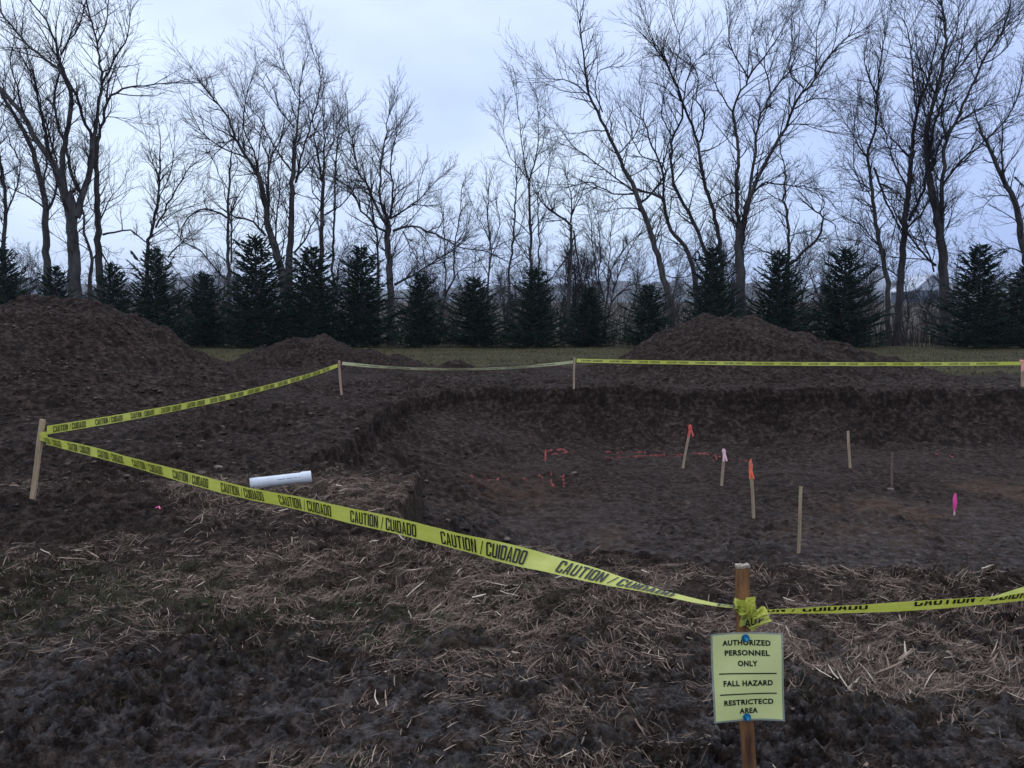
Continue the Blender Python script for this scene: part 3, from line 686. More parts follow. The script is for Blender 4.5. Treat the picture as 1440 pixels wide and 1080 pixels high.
T_(6, 52, [([(350,900),(345,700),(330,660),(340,580),(320,480)],11,3), ([(355,870),(440,790),(465,720),(435,700)],10,5), ([(465,720),(500,745),(510,780)],4,2), ([(450,700),(470,670),(450,650)],4,2), ([(345,870),(260,825),(210,860)],6,2), ([(350,780),(400,770),(440,785)],4,2)], 'small twisted bare tree with curled limbs between two evergreens right of the broad tree', .9, l1=1.4)
T_(7, 50, [([(198,1060),(198,900),(175,780),(155,660),(140,530),(135,480)],18,8), ([(135,480),(160,400),(165,300),(175,200),(190,120)],8,3), ([(140,500),(95,440),(60,380)],5,2), ([(150,600),(120,600),(95,540),(90,440)],5,2), ([(155,530),(200,650),(240,720)],7,4), ([(165,300),(130,220),(130,140)],5,2), ([(175,780),(110,710),(60,690)],4,2)], 'thinner left stem of the close group of three tall trees at right', 1.4)
T_(7, 50.5, [([(228,1060),(240,900),(250,740),(265,600),(275,480)],27,13), ([(275,480),(290,350),(330,250),(350,150)],11,4), ([(250,730),(300,680),(330,640)],7,4), ([(260,600),(220,520),(180,400)],6,3), ([(265,700),(310,600),(330,480),(320,380)],10,4), ([(270,500),(230,460),(190,420)],5,2), ([(290,380),(280,250),(270,150),(260,90)],6,3), ([(250,720),(210,650),(170,590)],5,2), ([(240,880),(200,850),(160,840)],5,2)], 'middle trunk of the close group of three tall trees at right', 1.45)
T_(7, 49.5, [([(380,980),(372,800),(355,700),(330,560)],32,20), ([(330,560),(320,430),(350,300),(375,200),(385,100),(370,20)],15,5), ([(370,720),(375,560),(385,450),(440,330),(500,200),(560,100)],14,4), ([(340,540),(370,440),(430,380),(520,330)],7,3), ([(375,580),(430,510),(500,450),(580,370),(620,280)],8,3), ([(350,840),(310,800),(265,745)],8,4), ([(345,860),(320,780),(310,740)],6,3),
  ([(330,500),(350,380),(420,200),(440,100)],9,3), ([(385,450),(370,350),(400,250),(520,90)],6,3), ([(350,300),(300,200),(290,120)],6,2), ([(500,200),(560,170),(610,90)],5,2), ([(375,200),(420,80),(430,0)],5,2)], 'thickest right trunk of the three tall trees at right, crown sweeping right', 1.5)
T_(7, 48, [([(650,900),(625,760),(600,640),(560,560),(520,470),(490,400)],25,7), ([(570,570),(560,480),(560,400)],7,3), ([(625,800),(590,785),(540,795)],5,2), ([(600,560),(640,600)],5,3), ([(580,620),(540,620),(500,650)],4,2), ([(490,400),(450,440),(400,430)],4,2)], 'bare tree leaning in from the right edge of the view', 1.2, l1=1.5)

# saplings behind
def sapling_proto(h, stems):
    root = empty('bare_sapling', (0, 0, 0)); A, B = Tubes(), Tubes()
    for s in range(stems):
        d = norm((rnd.gauss(0, .13), rnd.gauss(0, .13), 1)); p = (rnd.gauss(0, .15), rnd.gauss(0, .15), -.1); n = 12; st = h * rnd.uniform(.75, 1) / (n - 1)
        pts, rad = [p], [.075]
        dd = [d]
        for i in range(1, n):
            d = norm((d[0] + rnd.gauss(0, .09), d[1] + rnd.gauss(0, .09), d[2] + .06)); p = tuple(p[a] + d[a] * st for a in range(3))
            pts.append(p); rad.append(.075 * (1 - .85 * i / (n - 1))); dd.append(d)
        A.add(pts, rad, 5)
        for i in range(2, n):
            for _ in range(3):
                f = rnd.random(); q = tuple(pts[i - 1][a] * (1 - f) + pts[i][a] * f for a in range(3))
                grow(B, q, child_dir(dd[i], rnd.uniform(.5, 1.15), .15), h * rnd.uniform(.10, .26) * (1.2 - .5 * i / n), rad[i] * .5 + .004, 1, .15, .04, 1.1)
    A.build('trunk', BARK, root); B.build('crown', TWIG, root); return root
def copy_tree(o):
    c = o.copy(); COL.objects.link(c)
    for ch in o.children:
        d = ch.copy(); COL.objects.link(d); d.parent = c
    return c
protos = [sapling_proto(8.5, 1), sapling_proto(7.5, 2), sapling_proto(9.5, 2), sapling_proto(6, 3), sapling_proto(8, 3)]
used = set()
SAP = [(18, 64), (65, 66), (172, 64), (322, 67), (448, 67), (500, 68), (540, 65), (632, 68), (672, 69), (712, 66), (790, 69), (825, 66), (900, 67), (950, 66), (1000, 69), (1100, 69), (1235, 65), (1325, 68), (1375, 67), (-8, 60), (40, 57), (120, 62), (200, 60), (255, 62), (300, 58), (345, 63), (425, 60), (470, 58), (520, 61), (560, 58), (615, 60), (650, 57), (690, 63), (728, 58), (775, 60), (805, 56), (840, 59), (872, 62),
       (930, 58), (975, 62), (1030, 60), (1075, 57), (1120, 60), (1150, 64), (1190, 58), (1215, 62), (1300, 60), (1345, 63), (1400, 58), (1432, 61), (380, 66), (590, 66), (745, 68), (1050, 67), (1170, 68), (1270, 69), (230, 68), (90, 67)]
def spruce_ref(px):
    return min(range(len(SPR)), key=lambda i: abs(SPR[i][0] - px))
ORD = ['first', 'second', 'third', 'fourth', 'fifth', 'sixth', 'seventh', 'eighth', 'ninth', 'tenth', 'eleventh', 'twelfth', 'thirteenth', 'fourteenth', 'fifteenth', 'sixteenth', 'seventeenth', 'eighteenth']
# px, top row, base row, half width, proto
SPR = [(8, 345, 500, 42), (82, 372, 495, 32), (162, 367, 492, 32), (222, 346, 489, 42), (290, 382, 489, 36), (362, 328, 488, 50), (440, 345, 488, 48), (510, 342, 488, 46), (592, 382, 487, 36), (668, 388, 487, 43), (752, 375, 487, 42),
       (828, 402, 487, 36), (912, 398, 487, 40), (1000, 344, 488, 42), (1093, 350, 489, 44), (1185, 346, 490, 47), (1372, 342, 492, 52), (1436, 372, 493, 46)]
cnt = {}
lab_seen = {}
SAPSORT = sorted(SAP)
for i, (px, Y) in enumerate(SAPSORT):
    k = rnd.randrange(len(protos))
    o = protos[k] if k not in used else copy_tree(protos[k]); used.add(k)
    x = (px - 720) / F_PX * Y; o.location = (x, Y, base1(x, Y)); o.rotation_euler = (0, 0, rnd.random() * 6.28); sc = rnd.uniform(.8, 1.12); o.scale = (sc, sc, sc * rnd.uniform(.9, 1.1))
    r = spruce_ref(px); side = 'left' if px < SPR[r][0] - 12 else 'right' if px > SPR[r][0] + 12 else 'straight'
    w = {'left': 'behind the left side of', 'right': 'behind the right side of', 'straight': 'straight behind'}[side]
    base = f'thin sapling {w} the {ORD[r]} evergreen from left'
    lab_seen[base] = lab_seen.get(base, 0) + 1
    base += ('', '', ', farther back', ', farthest back', ', last of four')[lab_seen[base]]
    tag(o, base, 'tree', 'thin saplings behind the evergreens')
for k, p in enumerate(protos):
    if k not in used:
        for ch in list(p.children): bpy.data.objects.remove(ch)
        bpy.data.objects.remove(p)

# ------------------------------------------------------------------ spruces
def spruce_proto(seed, H=4.6, R=1.9):
    rg = random.Random(seed); root = empty('spruce_tree', (0, 0, 0)); A, B = Tubes(), Tubes()
    A.add([(0, 0, -.1), (rg.gauss(0, .02), 0, H * .5), (0, 0, H)], [.09, .06, .012], 6)
    z = .12
    a = rg.random() * 6.28
    while z < H * .985:
        t = z / H
        prof = (1 - t) ** .72 * (1 if t > .08 else .8 + 2.5 * t) * (1 + .12 * math.sin(z * 5 + seed))
        for b in range(1):
            a += 2.39996 + rg.gauss(0, .25)
            L = R * prof * rg.uniform(.50, 1.12) * (1.2 if rg.random() < .08 else 1) * (1 + .18 * math.sin(a * 3 + seed * 2 + z * 1.5)) + .07
            el = .06 + .65 * t + rg.gauss(0, .16)
            ca, sa = math.cos(a), math.sin(a)
            n = 5; P = []
            for i in range(n):
                f = i / (n - 1); rr = L * f
                P.append((ca * rr, sa * rr, z + math.tan(el) * rr * .8 - .06 * L * math.sin(f * 3.0) + .10 * L * f * f))
            A.add(P, [.016, .013, .010, .007, .004], 3)
            # needle-clad shoots
            ns = int(3 + L * 10)
            for s in range(ns):
                f = .12 + .88 * (s + rg.random()) / ns; i = min(int(f * (n - 1)), n - 2); g = f * (n - 1) - i
                q = tuple(P[i][k] * (1 - g) + P[i + 1][k] * g for k in range(3))
                sd = 1 if s % 2 else -1; da = a + sd * rg.uniform(.45, 1.1); ll = rg.uniform(.16, .34) * (.55 + .6 * (1 - f) * min(L, 1.2)) + .03
                e2 = rg.uniform(-.45, .60) + .25 * t
                q2 = (q[0] + math.cos(da) * ll * .5, q[1] + math.sin(da) * ll * .5, q[2] + math.tan(e2) * ll * .5)
                q3 = (q[0] + math.cos(da) * ll, q[1] + math.sin(da) * ll, q[2] + math.tan(e2) * ll * 1.05)
                w = rg.uniform(.015, .030)
                B.add([q, q2, q3], [w * .8, w, .003], 4)
            q = P[-1]; B.add([P[-2], q, (q[0] + ca * .12, q[1] + sa * .12, q[2] + .05)], [.03, .026, .003], 4)
        z += rg.uniform(.008, .014) * (1 + 1.3 * t)
    B.add([(0, 0, H * .93), (0, 0, H), (rg.gauss(0, .02), 0, H * 1.05)], [.035, .028, .004], 4)
    A.build('trunk', BARK, root); B.build('crown', NEEDLE, root, smooth=False); return root
SP = [spruce_proto(s) for s in (1, 2, 3, 4, 5)]
usedp = set()
SPLAB = ['cut by the left edge of the view', 'small and dark below the biggest forked trunk', 'small, half sunk behind the largest mound', 'behind the right shoulder of the largest mound', 'low, between two taller ones', 'tallest of the left half',
  'dense, at the foot of the thick double tree', 'with a thin spiked top, last of the dense three', 'standing right of the wide spreading trunk', 'broad and low', 'pointed, at the centre of the view', 'low and thin, right of centre', 'blunt-topped, left of the right mound',
  'slender, directly behind the peak of the right mound', 'behind the right slope of the mound', 'bushy, standing clear right of the mound', 'widest, dense and dark, near the right edge', 'cut by the right edge of the view']
for i, (px, top, base, hw) in enumerate(SPR):
    k = i % 5
    o = SP[k] if k not in usedp else copy_tree(SP[k]); usedp.add(k)
    Y = 46.0 + (rnd.random() - .5) * .8 - (1.2 if px > 1300 else 0) - (3.5 if px < 20 else 0)
    b = at(px, 480, Y); t = at(px, top, Y)
    z0 = base1(b[0], Y); H = t[2] - z0
    o.location = (b[0], Y, z0); o.rotation_euler = (0, 0, rnd.random() * 6.28)
    s = hw / F_PX * Y / 1.9 * rnd.uniform(1.30, 1.50); o.scale = (s, s * rnd.uniform(.85, 1.15), H / 4.75)
    tag(o, f'{ORD[i]} dark evergreen from the left, {SPLAB[i]}', 'evergreen', 'row of young evergreens along the grass')

# ------------------------------------------------------------------ barn and silo
def barn():
    Y = 262; c = at(1292, 424, Y); c[2] = base1(c[0], Y)
    k = Y / F_PX
    root = empty('barn', tuple(c)); tag(root, 'grey-blue barn with a pale roof, seen between the trunks at right', 'barn')
    w, h, dp = 46 * k, 16 * k, 16
    bm = bmesh.new(); box_bm(bm, 0, 0, h / 2 - 1.0, w, dp, h + 2.0)
    bm_obj('wall', bm, simple('barn_wall', (.10, .12, .15), (.15, .17, .20), .8, 1.2), root)
    bm = bmesh.new()
    hw, rise, t = w / 2 + .6, 5.2, .35
    prof = [(-hw, 0), (0, rise), (hw, 0), (hw, -t), (0, rise - t), (-hw, -t)]
    vs = [[bm.verts.new((px, yy, h + pz)) for px, pz in prof] for yy in (-dp / 2 - .6, dp / 2 + .6)]
    for i in range(6): bm.faces.new([vs[0][i], vs[0][(i + 1) % 6], vs[1][(i + 1) % 6], vs[1][i]])
    bm.faces.new([vs[0][0], vs[0][1], vs[0][4], vs[0][5]]); bm.faces.new([vs[0][1], vs[0][2], vs[0][3], vs[0][4]])
    bm.faces.new([vs[1][5], vs[1][4], vs[1][1], vs[1][0]]); bm.faces.new([vs[1][4], vs[1][3], vs[1][2], vs[1][1]])
    bm_obj('roof', bm, simple('metal_roof', (.5, .52, .56), (.62, .64, .68), .5, .6), root)
    bm = bmesh.new()
    a = [bm.verts.new(v) for v in ((-hw + .8, -dp / 2 + .01, h), (hw - .8, -dp / 2 + .01, h), (0, -dp / 2 + .01, h + rise - t - .3))]
    b = [bm.verts.new((v.co.x, dp / 2 - .01, v.co.z)) for v in a]
    bm.faces.new(a); bm.faces.new(b[::-1])
    for q in range(3): bm.faces.new([a[q], b[q], b[(q + 1) % 3], a[(q + 1) % 3]])
    bm_obj('gable', bm, simple('gable_siding', (.48, .52, .58), (.58, .61, .66), .7, 1.0), root)
    bm = bmesh.new(); box_bm(bm, w * .12, -dp / 2 - .06, 1.4, 3.0, .1, 2.8)
    bm_obj('door', bm, simple('barn_door', (.06, .07, .09), None, .8), root)
    # silo
    c = at(1230, 426, 250); c[2] = base1(c[0], 250); k = 250 / F_PX
    root = empty('silo', tuple(c)); tag(root, 'pale cylindrical silo left of the barn, seen between trees', 'silo')
    bm = bmesh.new(); bmesh.ops.create_cone(bm, cap_ends=True, segments=32, radius1=12 * k, radius2=12 * k, depth=38 * k)
    bmesh.ops.translate(bm, vec=(0, 0, 18 * k), verts=bm.verts)
    bm_obj('silo_wall', bm, simple('concrete_staves', (.42, .45, .48), (.52, .54, .57), .8, 1.0, .3, .3, (1, 1, 4)), root, True)
    bm = bmesh.new(); bmesh.ops.create_uvsphere(bm, u_segments=32, v_segments=16, radius=12.3 * k)
    bmesh.ops.delete(bm, geom=[v for v in bm.verts if v.co.z < -.01], context='VERTS')
    bmesh.ops.scale(bm, vec=(1, 1, .6), verts=bm.verts); bmesh.ops.translate(bm, vec=(0, 0, 37 * k), verts=bm.verts)
    bm_obj('dome', bm, simple('silo_dome', (.5, .53, .57), (.6, .62, .66), .45, 2), root, True)
barn()

# ------------------------------------------------------------------ stakes
def stake_mesh(bot, top, w, t, mat, name='wooden_stake', flare=0.0, seed=0):
    """one board from bot to top (world), returned with its origin at bot"""
    rg = random.Random(seed); bot = Vector(bot); top = Vector(top)
    ax = (top - bot); L = ax.length; q = Vector((0, 0, 1)).rotation_difference(ax)
    q = q @ Matrix.Rotation(rg.uniform(-.25, .25), 4, 'Z').to_quaternion()
    bm = bmesh.new(); box_bm(bm, 0, 0, 0, w, t, L, bev=min(w, t) * .07); bmesh.ops.translate(bm, vec=(0, 0, L / 2), verts=bm.verts)
    geom = bm.verts[:] + bm.edges[:] + bm.faces[:]
    for i in range(1, 14):
        z = L * i / 14
        bmesh.ops.bisect_plane(bm, geom=bm.verts[:] + bm.edges[:] + bm.faces[:], plane_co=(0, 0, z), plane_no=(0, 0, 1))
    for v in bm.verts:
        v.co.x += rg.gauss(0, w * .012) + .006 * math.sin(v.co.z * 5 + seed); v.co.y += rg.gauss(0, t * .015)
        if v.co.z > L * .985: v.co.z += rg.uniform(-.004, .003)
    o = bm_obj(name, bm, mat); o.location = bot; o.rotation_mode = 'QUATERNION'; o.rotation_quaternion = q
    return o
def px_stake(bx, by, tx, ty, w, mat, label, group, seed, bury=.05, zfix=True):
    p = hit(bx, by); top = at(tx, ty, p[1] + .02)
    d = Vector(top) - Vector(p); bot = Vector(p) - d.normalized() * bury
    o = stake_mesh(bot, top, w, w * .55, mat, seed=seed); tag(o, label, 'stake', group); return o, p, Vector(top)
G1 = 'wooden stakes holding the caution tape'; G2 = 'survey stakes standing in the pit floor'
stL, pL, tL = px_stake(45, 700, 61, 590, .045, WOODG, 'pale wooden stake leaning right at the left edge, where two tape runs meet', G1, 1)
stC, pC, tC = px_stake(480, 555, 477, 507, .050, simple('pinkish_wood', (.34, .20, .14), (.46, .30, .22), .8, 20), 'corner stake with pinkish wood at the far left rim of the pit', G1, 2)
stM, pM, tM = px_stake(807, 545, 808, 503, .045, WOOD, 'middle far stake between the two straight tape runs', G1, 3)
stR, pR, tR = px_stake(1438, 543, 1438, 508, .06, WOODG, 'far stake with a pink cap at the right edge of the view', G1, 4)
# a small pink rag on the right-edge stake
def rag(name, c, sx, sz, mat, parent, seed, wob=.35):
    """crumpled knotted ribbon: a lumpy band with two loose ends"""
    rg = random.Random(seed); bm = bmesh.new()
    bmesh.ops.create_uvsphere(bm, u_segments=12, v_segments=8, radius=1)
    for v in bm.verts: v.co = Vector((v.co.x * sx, v.co.y * sx * .8, v.co.z * sz)) * (1 + rg.uniform(-wob, wob))
    for k in range(2):
        a = rg.uniform(-1, 1); p = Vector((0, -sx * .6, 0)); prev = None
        dirv = Vector(((-1 if k else 1) * rg.uniform(.1, .4), -.3, -1)).normalized()
        for i in range(5):
            q = p + dirv * (sx * 1.0 * i) + Vector((0, 0, -.002 * i * i)); wv = Vector((0, .3, 1)).cross(dirv).cross(dirv).normalized() * sx * .45
            a_, b_ = bm.verts.new(q - wv), bm.verts.new(q + wv)
            if prev: bm.faces.new([prev[0], prev[1], b_, a_])
            prev = (a_, b_)
    o = bm_obj(name, bm, mat, None, False)
    if parent: o.parent = parent; bpy.context.view_layer.update(); o.matrix_parent_inverse = parent.matrix_world.inverted()
    o.location = c; return o
def setw(o): bpy.context.view_layer.update()
rag('ribbon', tR + Vector((-.02, 0, .0)), .055, .03, simple('salmon_cloth', (.75, .30, .25), None, .7), stR, 3)
PS = [(961, 656, 971, 598, .040, WOOD, 'leaning pit stake with a red ribbon on top, farthest left', REDOR, .05, .05),
      (1015, 686, 1018, 632, .042, WOOD, 'short pit stake with a pale pink ribbon on top', PALEPINK, .045, .04),
      (1060, 731, 1055, 650, .040, WOOD, 'pit stake wrapped in bright orange ribbon', ORANGE, .035, .12),
      (1122, 782, 1127, 684, .034, WOODG, 'plain grey nearest pit stake, without a ribbon', None, 0, 0),
      (1195, 659, 1193, 606, .042, WOOD, 'plain yellowish pit stake standing far back right of centre', None, 0, 0),
      (1254, 684, 1255, 636, .036, simple('brown_wood', (.12, .07, .05), (.2, .13, .095), .85, 20), 'thin dark brown pit stake, faintest of all', None, 0, 0)]
for i, (bx, by, tx, ty, w, m, lab, rm, sx, sz) in enumerate(PS):
    o, p, t = px_stake(bx, by, tx, ty, w, m, lab, G2, 10 + i)
    if rm:
        ax = (t - Vector(p)).normalized()
        rag('ribbon', t - ax * (sz * .8), sx * .72, sz, rm, o, i + 5, .25)
# pink flag: short stub covered in pink ribbon
p = hit(1342, 724); top = at(1342, 694, p[1]); rg = random.Random(9)
root = empty('pink_flag', tuple(p)); tag(root, 'bright pink ribbon flag on a short stub at the right of the pit', 'flag')
bm = bmesh.new(); bmesh.ops.create_uvsphere(bm, u_segments=14, v_segments=14, radius=1)
Hh = top[2] - p[2]
for v in bm.verts:
    f = (v.co.z + 1) / 2; rr =   .023 * (.35 + math.sin(f * 3.0) * .75) * (1 + rg.uniform(-.2, .2) + .25 * math.cos(math.atan2(v.co.y, v.co.x) * 4))
    l = math.hypot(v.co.x, v.co.y) or 1; v.co = Vector((v.co.x / l * rr * (l > .01), v.co.y / l * rr * (l > .01), .04 + f * (Hh - .04)))
bm_obj('ribbon', bm, PINK, root, False)
bm = bmesh.new(); box_bm(bm, 0, 0, .01, .018, .018, .16, bev=.002); bm_obj('stub', bm, PALEPINK, root)
# pink scrap on the mud near the left stake
p = hit(219, 717); bm = bmesh.new(); prev = None
for i in range(7):
    q = Vector((i * .022, .012 * math.sin(i * 2.1), .015 + .012 * math.sin(i * 1.7))); a_, b_ = bm.verts.new(q + Vector((0, -.012, .004))), bm.verts.new(q + Vector((0, .014, .010 * math.cos(i))))
    if prev: bm.faces.new([prev[0], prev[1], b_, a_])
    prev = (a_, b_)
o = bm_obj('ribbon_scrap', bm, PINK); o.location = (p[0], p[1], gz(p[0], p[1]) + .005); tag(o, 'tiny crumpled pink ribbon scrap on the straw by the left stake', 'ribbon scrap')

# near stake carrying the sign
YN = 2.45
tN = at(1044, 795, YN); bN = at(1053, 1082, YN - .02); dN = Vector(bN) - Vector(tN); dN.normalize()
zb = gz(tN[0] + .02, YN) ; Ln = (tN[2] - zb) / -dN.z
botN = Vector(tN) + dN * (Ln + .12)
stN = stake_mesh(botN, tN, .040, .024, WOODR, seed=33); tag(stN, 'rusty brown stained stake in front that carries the paper notice', 'stake', G1)
# battered pale top
bm = bmesh.new(); rg = random.Random(4)
g = bmesh.ops.create_grid(bm, x_segments=9, y_segments=6, size=.5)
for v in bm.verts: v.co = Vector((v.co.x * .042, v.co.y * .026, rg.uniform(.000, .004)))
r = bmesh.ops.extrude_face_region(bm, geom=bm.faces[:]); vs = [v for v in r['geom'] if isinstance(v, bmesh.types.BMVert)]
bmesh.ops.translate(bm, vec=(0, 0, -.009), verts=vs)
o = bm_obj('splintered_end', bm, WOODTOP); o.parent = stN; o.location = (0, 0, (Vector(tN) - botN).length + .001)

# ------------------------------------------------------------------ tape
def text_mesh(s, bold=.012, res=3, space=1.0):
    cu = bpy.data.curves.new('txt', 'FONT'); cu.body = s; cu.size = 1; cu.offset = bold; cu.resolution_u = res; cu.align_x = 'LEFT'; cu.space_character = space
    ob = bpy.data.objects.new('txt', cu); COL.objects.link(ob)
    dg = bpy.context.evaluated_depsgraph_get(); me = bpy.data.meshes.new_from_object(ob.evaluated_get(dg))
    bpy.data.objects.remove(ob); bpy.data.curves.remove(cu)
    return me
def block_text(txt):
    """tall condensed square-shouldered capitals, as printed on barrier tape"""
    bm = bmesh.new(); H, Wd, S = 1.0, .40, .125; x = 0.0
    def poly(pts):
        bm.faces.new([bm.verts.new((x + p[0], p[1], 0)) for p in pts])
    def bar(a, b, c, d): poly([(a, b), (c, b), (c, d), (a, d)])
    k = .10
    def left(y0=0, y1=1, r=True): poly([(0, y0 + k), (k * .7, y0), (S, y0), (S, y1), (k * .7, y1), (0, y1 - k)] if r else [(0, y0), (S, y0), (S, y1), (0, y1)])
    def right(y0=0, y1=1, w=Wd): poly([(w - S, y0), (w - k * .7, y0), (w, y0 + k), (w, y1 - k), (w - k * .7, y1), (w - S, y1)])
    for ch in txt:
        if ch == 'C':
            left(); bar(S, 0, Wd - .06, .13); bar(S, .87, Wd - .06, 1)
            poly([(Wd - .06, 0), (Wd, k), (Wd, .33), (Wd - S, .33), (Wd - S, .13), (Wd - .06, .13)]); poly([(Wd - .06, .87), (Wd - S, .87), (Wd - S, .67), (Wd, .67), (Wd, 1 - k), (Wd - .06, 1)])
        elif ch == 'A':
            poly([(0, 0), (S, 0), (S + .055, .60), (Wd / 2, .85), (Wd / 2, 1), (Wd * .36, 1)]); poly([(Wd, 0), (Wd * .64, 1), (Wd / 2, 1), (Wd / 2, .85), (Wd - S - .055, .60), (Wd - S, 0)]); bar(S + .02, .22, Wd - S - .02, .34)
        elif ch == 'U': left(); right(); bar(S, 0, Wd - S, .13)
        elif ch == 'T': bar(0, .87, Wd * .95, 1); bar(Wd * .475 - S / 2, 0, Wd * .475 + S / 2, .87)
        elif ch == 'I': bar(0, 0, S, 1); x -= Wd - S
        elif ch in 'OD': left(r=ch == 'O'); right(); bar(S, 0, Wd - S, .13); bar(S, .87, Wd - S, 1)
        elif ch == 'N': bar(0, 0, S, 1); bar(Wd - S, 0, Wd, 1); poly([(S, 1), (S, .68), (Wd - S, 0), (Wd - S, .32)])
        elif ch == '/': poly([(.02, 0), (.09, 0), (.30, 1), (.23, 1)])
        x += {' ': .20, '/': .32}.get(ch, Wd + .065)
    me = bpy.data.meshes.new('txt'); bm.to_mesh(me); bm.free(); return me
TXT = block_text('CAUTION / CUIDADO')
_xs = np.array([v.co.x for v in TXT.vertices]); _ys = np.array([v.co.y for v in TXT.vertices])
TX0, TX1, TY0, TY1 = _xs.min(), _xs.max(), np.percentile(_ys, 1), _ys.max()
class Ribbon:
    def __init__(s, ctrl, width, roll=lambda t: 0, n=160, side=-1, flutter=.003, seed=0):
        P = catmull(ctrl, .02) if len(ctrl) > 2 else np.array([np.array(ctrl[0]) * (1 - t) + np.array(ctrl[1]) * t for t in np.linspace(0, 1, 60)])
        seg = np.linalg.norm(np.diff(P, axis=0), axis=1); S = np.concatenate([[0], np.cumsum(seg)]); s.L = S[-1]
        s.S = np.linspace(0, s.L, n); s.P = np.stack([np.interp(s.S, S, P[:, k]) for k in range(3)], 1)
        s.P[:, 2] += flutter * perlin(s.S * 1.7, s.S * 0 + seed, seed); s.P[:, 1] += flutter * 1.5 * perlin(s.S * 2.3, s.S * 0 + seed + 5, seed)
        T = np.gradient(s.P, axis=0); T /= np.linalg.norm(T, axis=1, keepdims=True); s.T = T
        U = np.array([0, 0, 1.])[None] - T * T[:, 2:3]; U /= np.linalg.norm(U, axis=1, keepdims=True)
        Nn = np.cross(T, U) * 1.0
        if (Nn.mean(0) @ (CAM - s.P.mean(0))) < 0: Nn = -Nn
        r = np.array([roll(t) + .12 * math.sin(t * 23 + seed) for t in s.S / s.L])
        s.U = U * np.cos(r)[:, None] + Nn * np.sin(r)[:, None]; s.N = Nn * np.cos(r)[:, None] - U * np.sin(r)[:, None]
        s.W = np.array([width(t) if callable(width) else width for t in s.S / s.L])
    def pos(s, ss, v, off):
        g = lambda A: np.stack([np.interp(ss, s.S, A[:, k]) for k in range(3)], 1)
        wv = np.interp(ss, s.S, s.W)
        return g(s.P) + g(s.U) * v[:, None] + g(s.N) * (off + .25 * wv * 0)[:, None] if isinstance(off, np.ndarray) else g(s.P) + g(s.U) * v[:, None] + g(s.N) * off
    def mesh(s, name, mat, parent, rows=5, crease=.003, seed=0):
        n = len(s.S); V = []
        vv = np.linspace(-.5, .5, rows)
        for k, v in enumerate(vv):
            off = crease * perlin(s.S * 7 + seed, s.S * 0 + v * 2.0, seed + 1) * s.W / .076 * (0 if False else 1)
            V.append(s.P + s.U * (v * s.W)[:, None] + s.N * (off - .001)[:, None])
        V = np.stack(V, 1).reshape(-1, 3)
        i, j = np.meshgrid(np.arange(n - 1), np.arange(rows - 1), indexing='ij'); a = i * rows + j
        Fq = np.stack([a, a + rows, a + rows + 1, a + 1], -1).reshape(-1, 4)
        s.crease, s.seed = crease, seed
        return mesh_np(name, V - np.array(parent.location)[None], Fq, mat, parent, True)
    def letters(s, starts, length, h, v0, parent, vclip=None, rev=False, me=None, stretch=None):
        bmA = bmesh.new()
        for s0 in starts:
            bm = bmesh.new(); bm.from_mesh(me or TXT)
            kx = length / (TX1 - TX0)
            for v in bm.verts:
                v.co.x = (v.co.x - TX0) * kx; v.co.y = (v.co.y - TY0) / (TY1 - TY0) * h + v0
            cuts = np.arange(.02, length, .02)
            for c in cuts: bmesh.ops.bisect_plane(bm, geom=bm.verts[:] + bm.edges[:] + bm.faces[:], plane_co=(c, 0, 0), plane_no=(1, 0, 0))
            if vclip is not None:
                bmesh.ops.bisect_plane(bm, geom=bm.verts[:] + bm.edges[:] + bm.faces[:], plane_co=(0, vclip, 0), plane_no=(0, 1, 0), clear_outer=True)
            lo, hi = -s0, s.L - s0
            if lo > 0: bmesh.ops.bisect_plane(bm, geom=bm.verts[:] + bm.edges[:] + bm.faces[:], plane_co=(lo, 0, 0), plane_no=(1, 0, 0), clear_inner=True)
            if hi < length: bmesh.ops.bisect_plane(bm, geom=bm.verts[:] + bm.edges[:] + bm.faces[:], plane_co=(hi, 0, 0), plane_no=(1, 0, 0), clear_outer=True)
            if not bm.verts: bm.free(); continue
            X = np.array([v.co.x for v in bm.verts]) + s0; Yv = np.array([v.co.y for v in bm.verts])
            wv = np.interp(X, s.S, s.W); vy = Yv * wv / .076
            off = s.crease * perlin(X * 7 + s.seed, Yv / .076 * 2.0, s.seed + 1) * wv / .076 + .0022
            Pp = s.pos(X, vy, off)
            for v, q in zip(bm.verts, Pp): v.co = Vector(q - np.array(parent.location))
            tmp = bpy.data.meshes.new('t'); bm.to_mesh(tmp); bm.free(); bmA.from_mesh(tmp); bpy.data.meshes.remove(tmp)
        return bm_obj('lettering', bmA, INK, parent)
GT = 'caution tape runs around the pit'
PALETAPE = simple('sky_lit_tape', (.60, .58, .26), (.74, .70, .42), .4, 12)  # paler yellow: sky light caught by the reversed, folded faces, put into the colour
TW = .076
def lerp(a, b, t): return tuple(np.array(a) * (1 - t) + np.array(b) * t)
# run 1: left stake to the near stake
A = at(63, 619, pL[1] - .02); B = at(1040, 853, YN - .03)
def on_line(px, py):
    # point of the vertical plane A-B seen at this pixel
    d = ray(px, py); n = np.array([-(B - A)[1], (B - A)[0], 0.]); t = ((A - CAM) @ n) / (d @ n); return CAM + d * t
ctrl = [tuple(A)] + [tuple(on_line(*q)) for q in ((160, 643), (300, 682), (450, 715), (640, 760), (780, 795), (900, 826), (1000, 848))] + [tuple(B)]
r1 = Ribbon(ctrl, lambda t: .078 * (1 - .62 * float(sstep(.90, 1.0, t))), lambda t: .10 - 1.20 * float(sstep(.80, .90, t)) - .33 * float(sstep(.895, .96, t)), n=340, seed=1)
rt = empty('caution_tape', (A[0], A[1], 0)); tag(rt, 'yellow caution tape run in front, from the left stake to the notice stake', 'caution tape', GT)
r1.mesh('tape_strip', TAPE, rt, 13, .0025, 1)
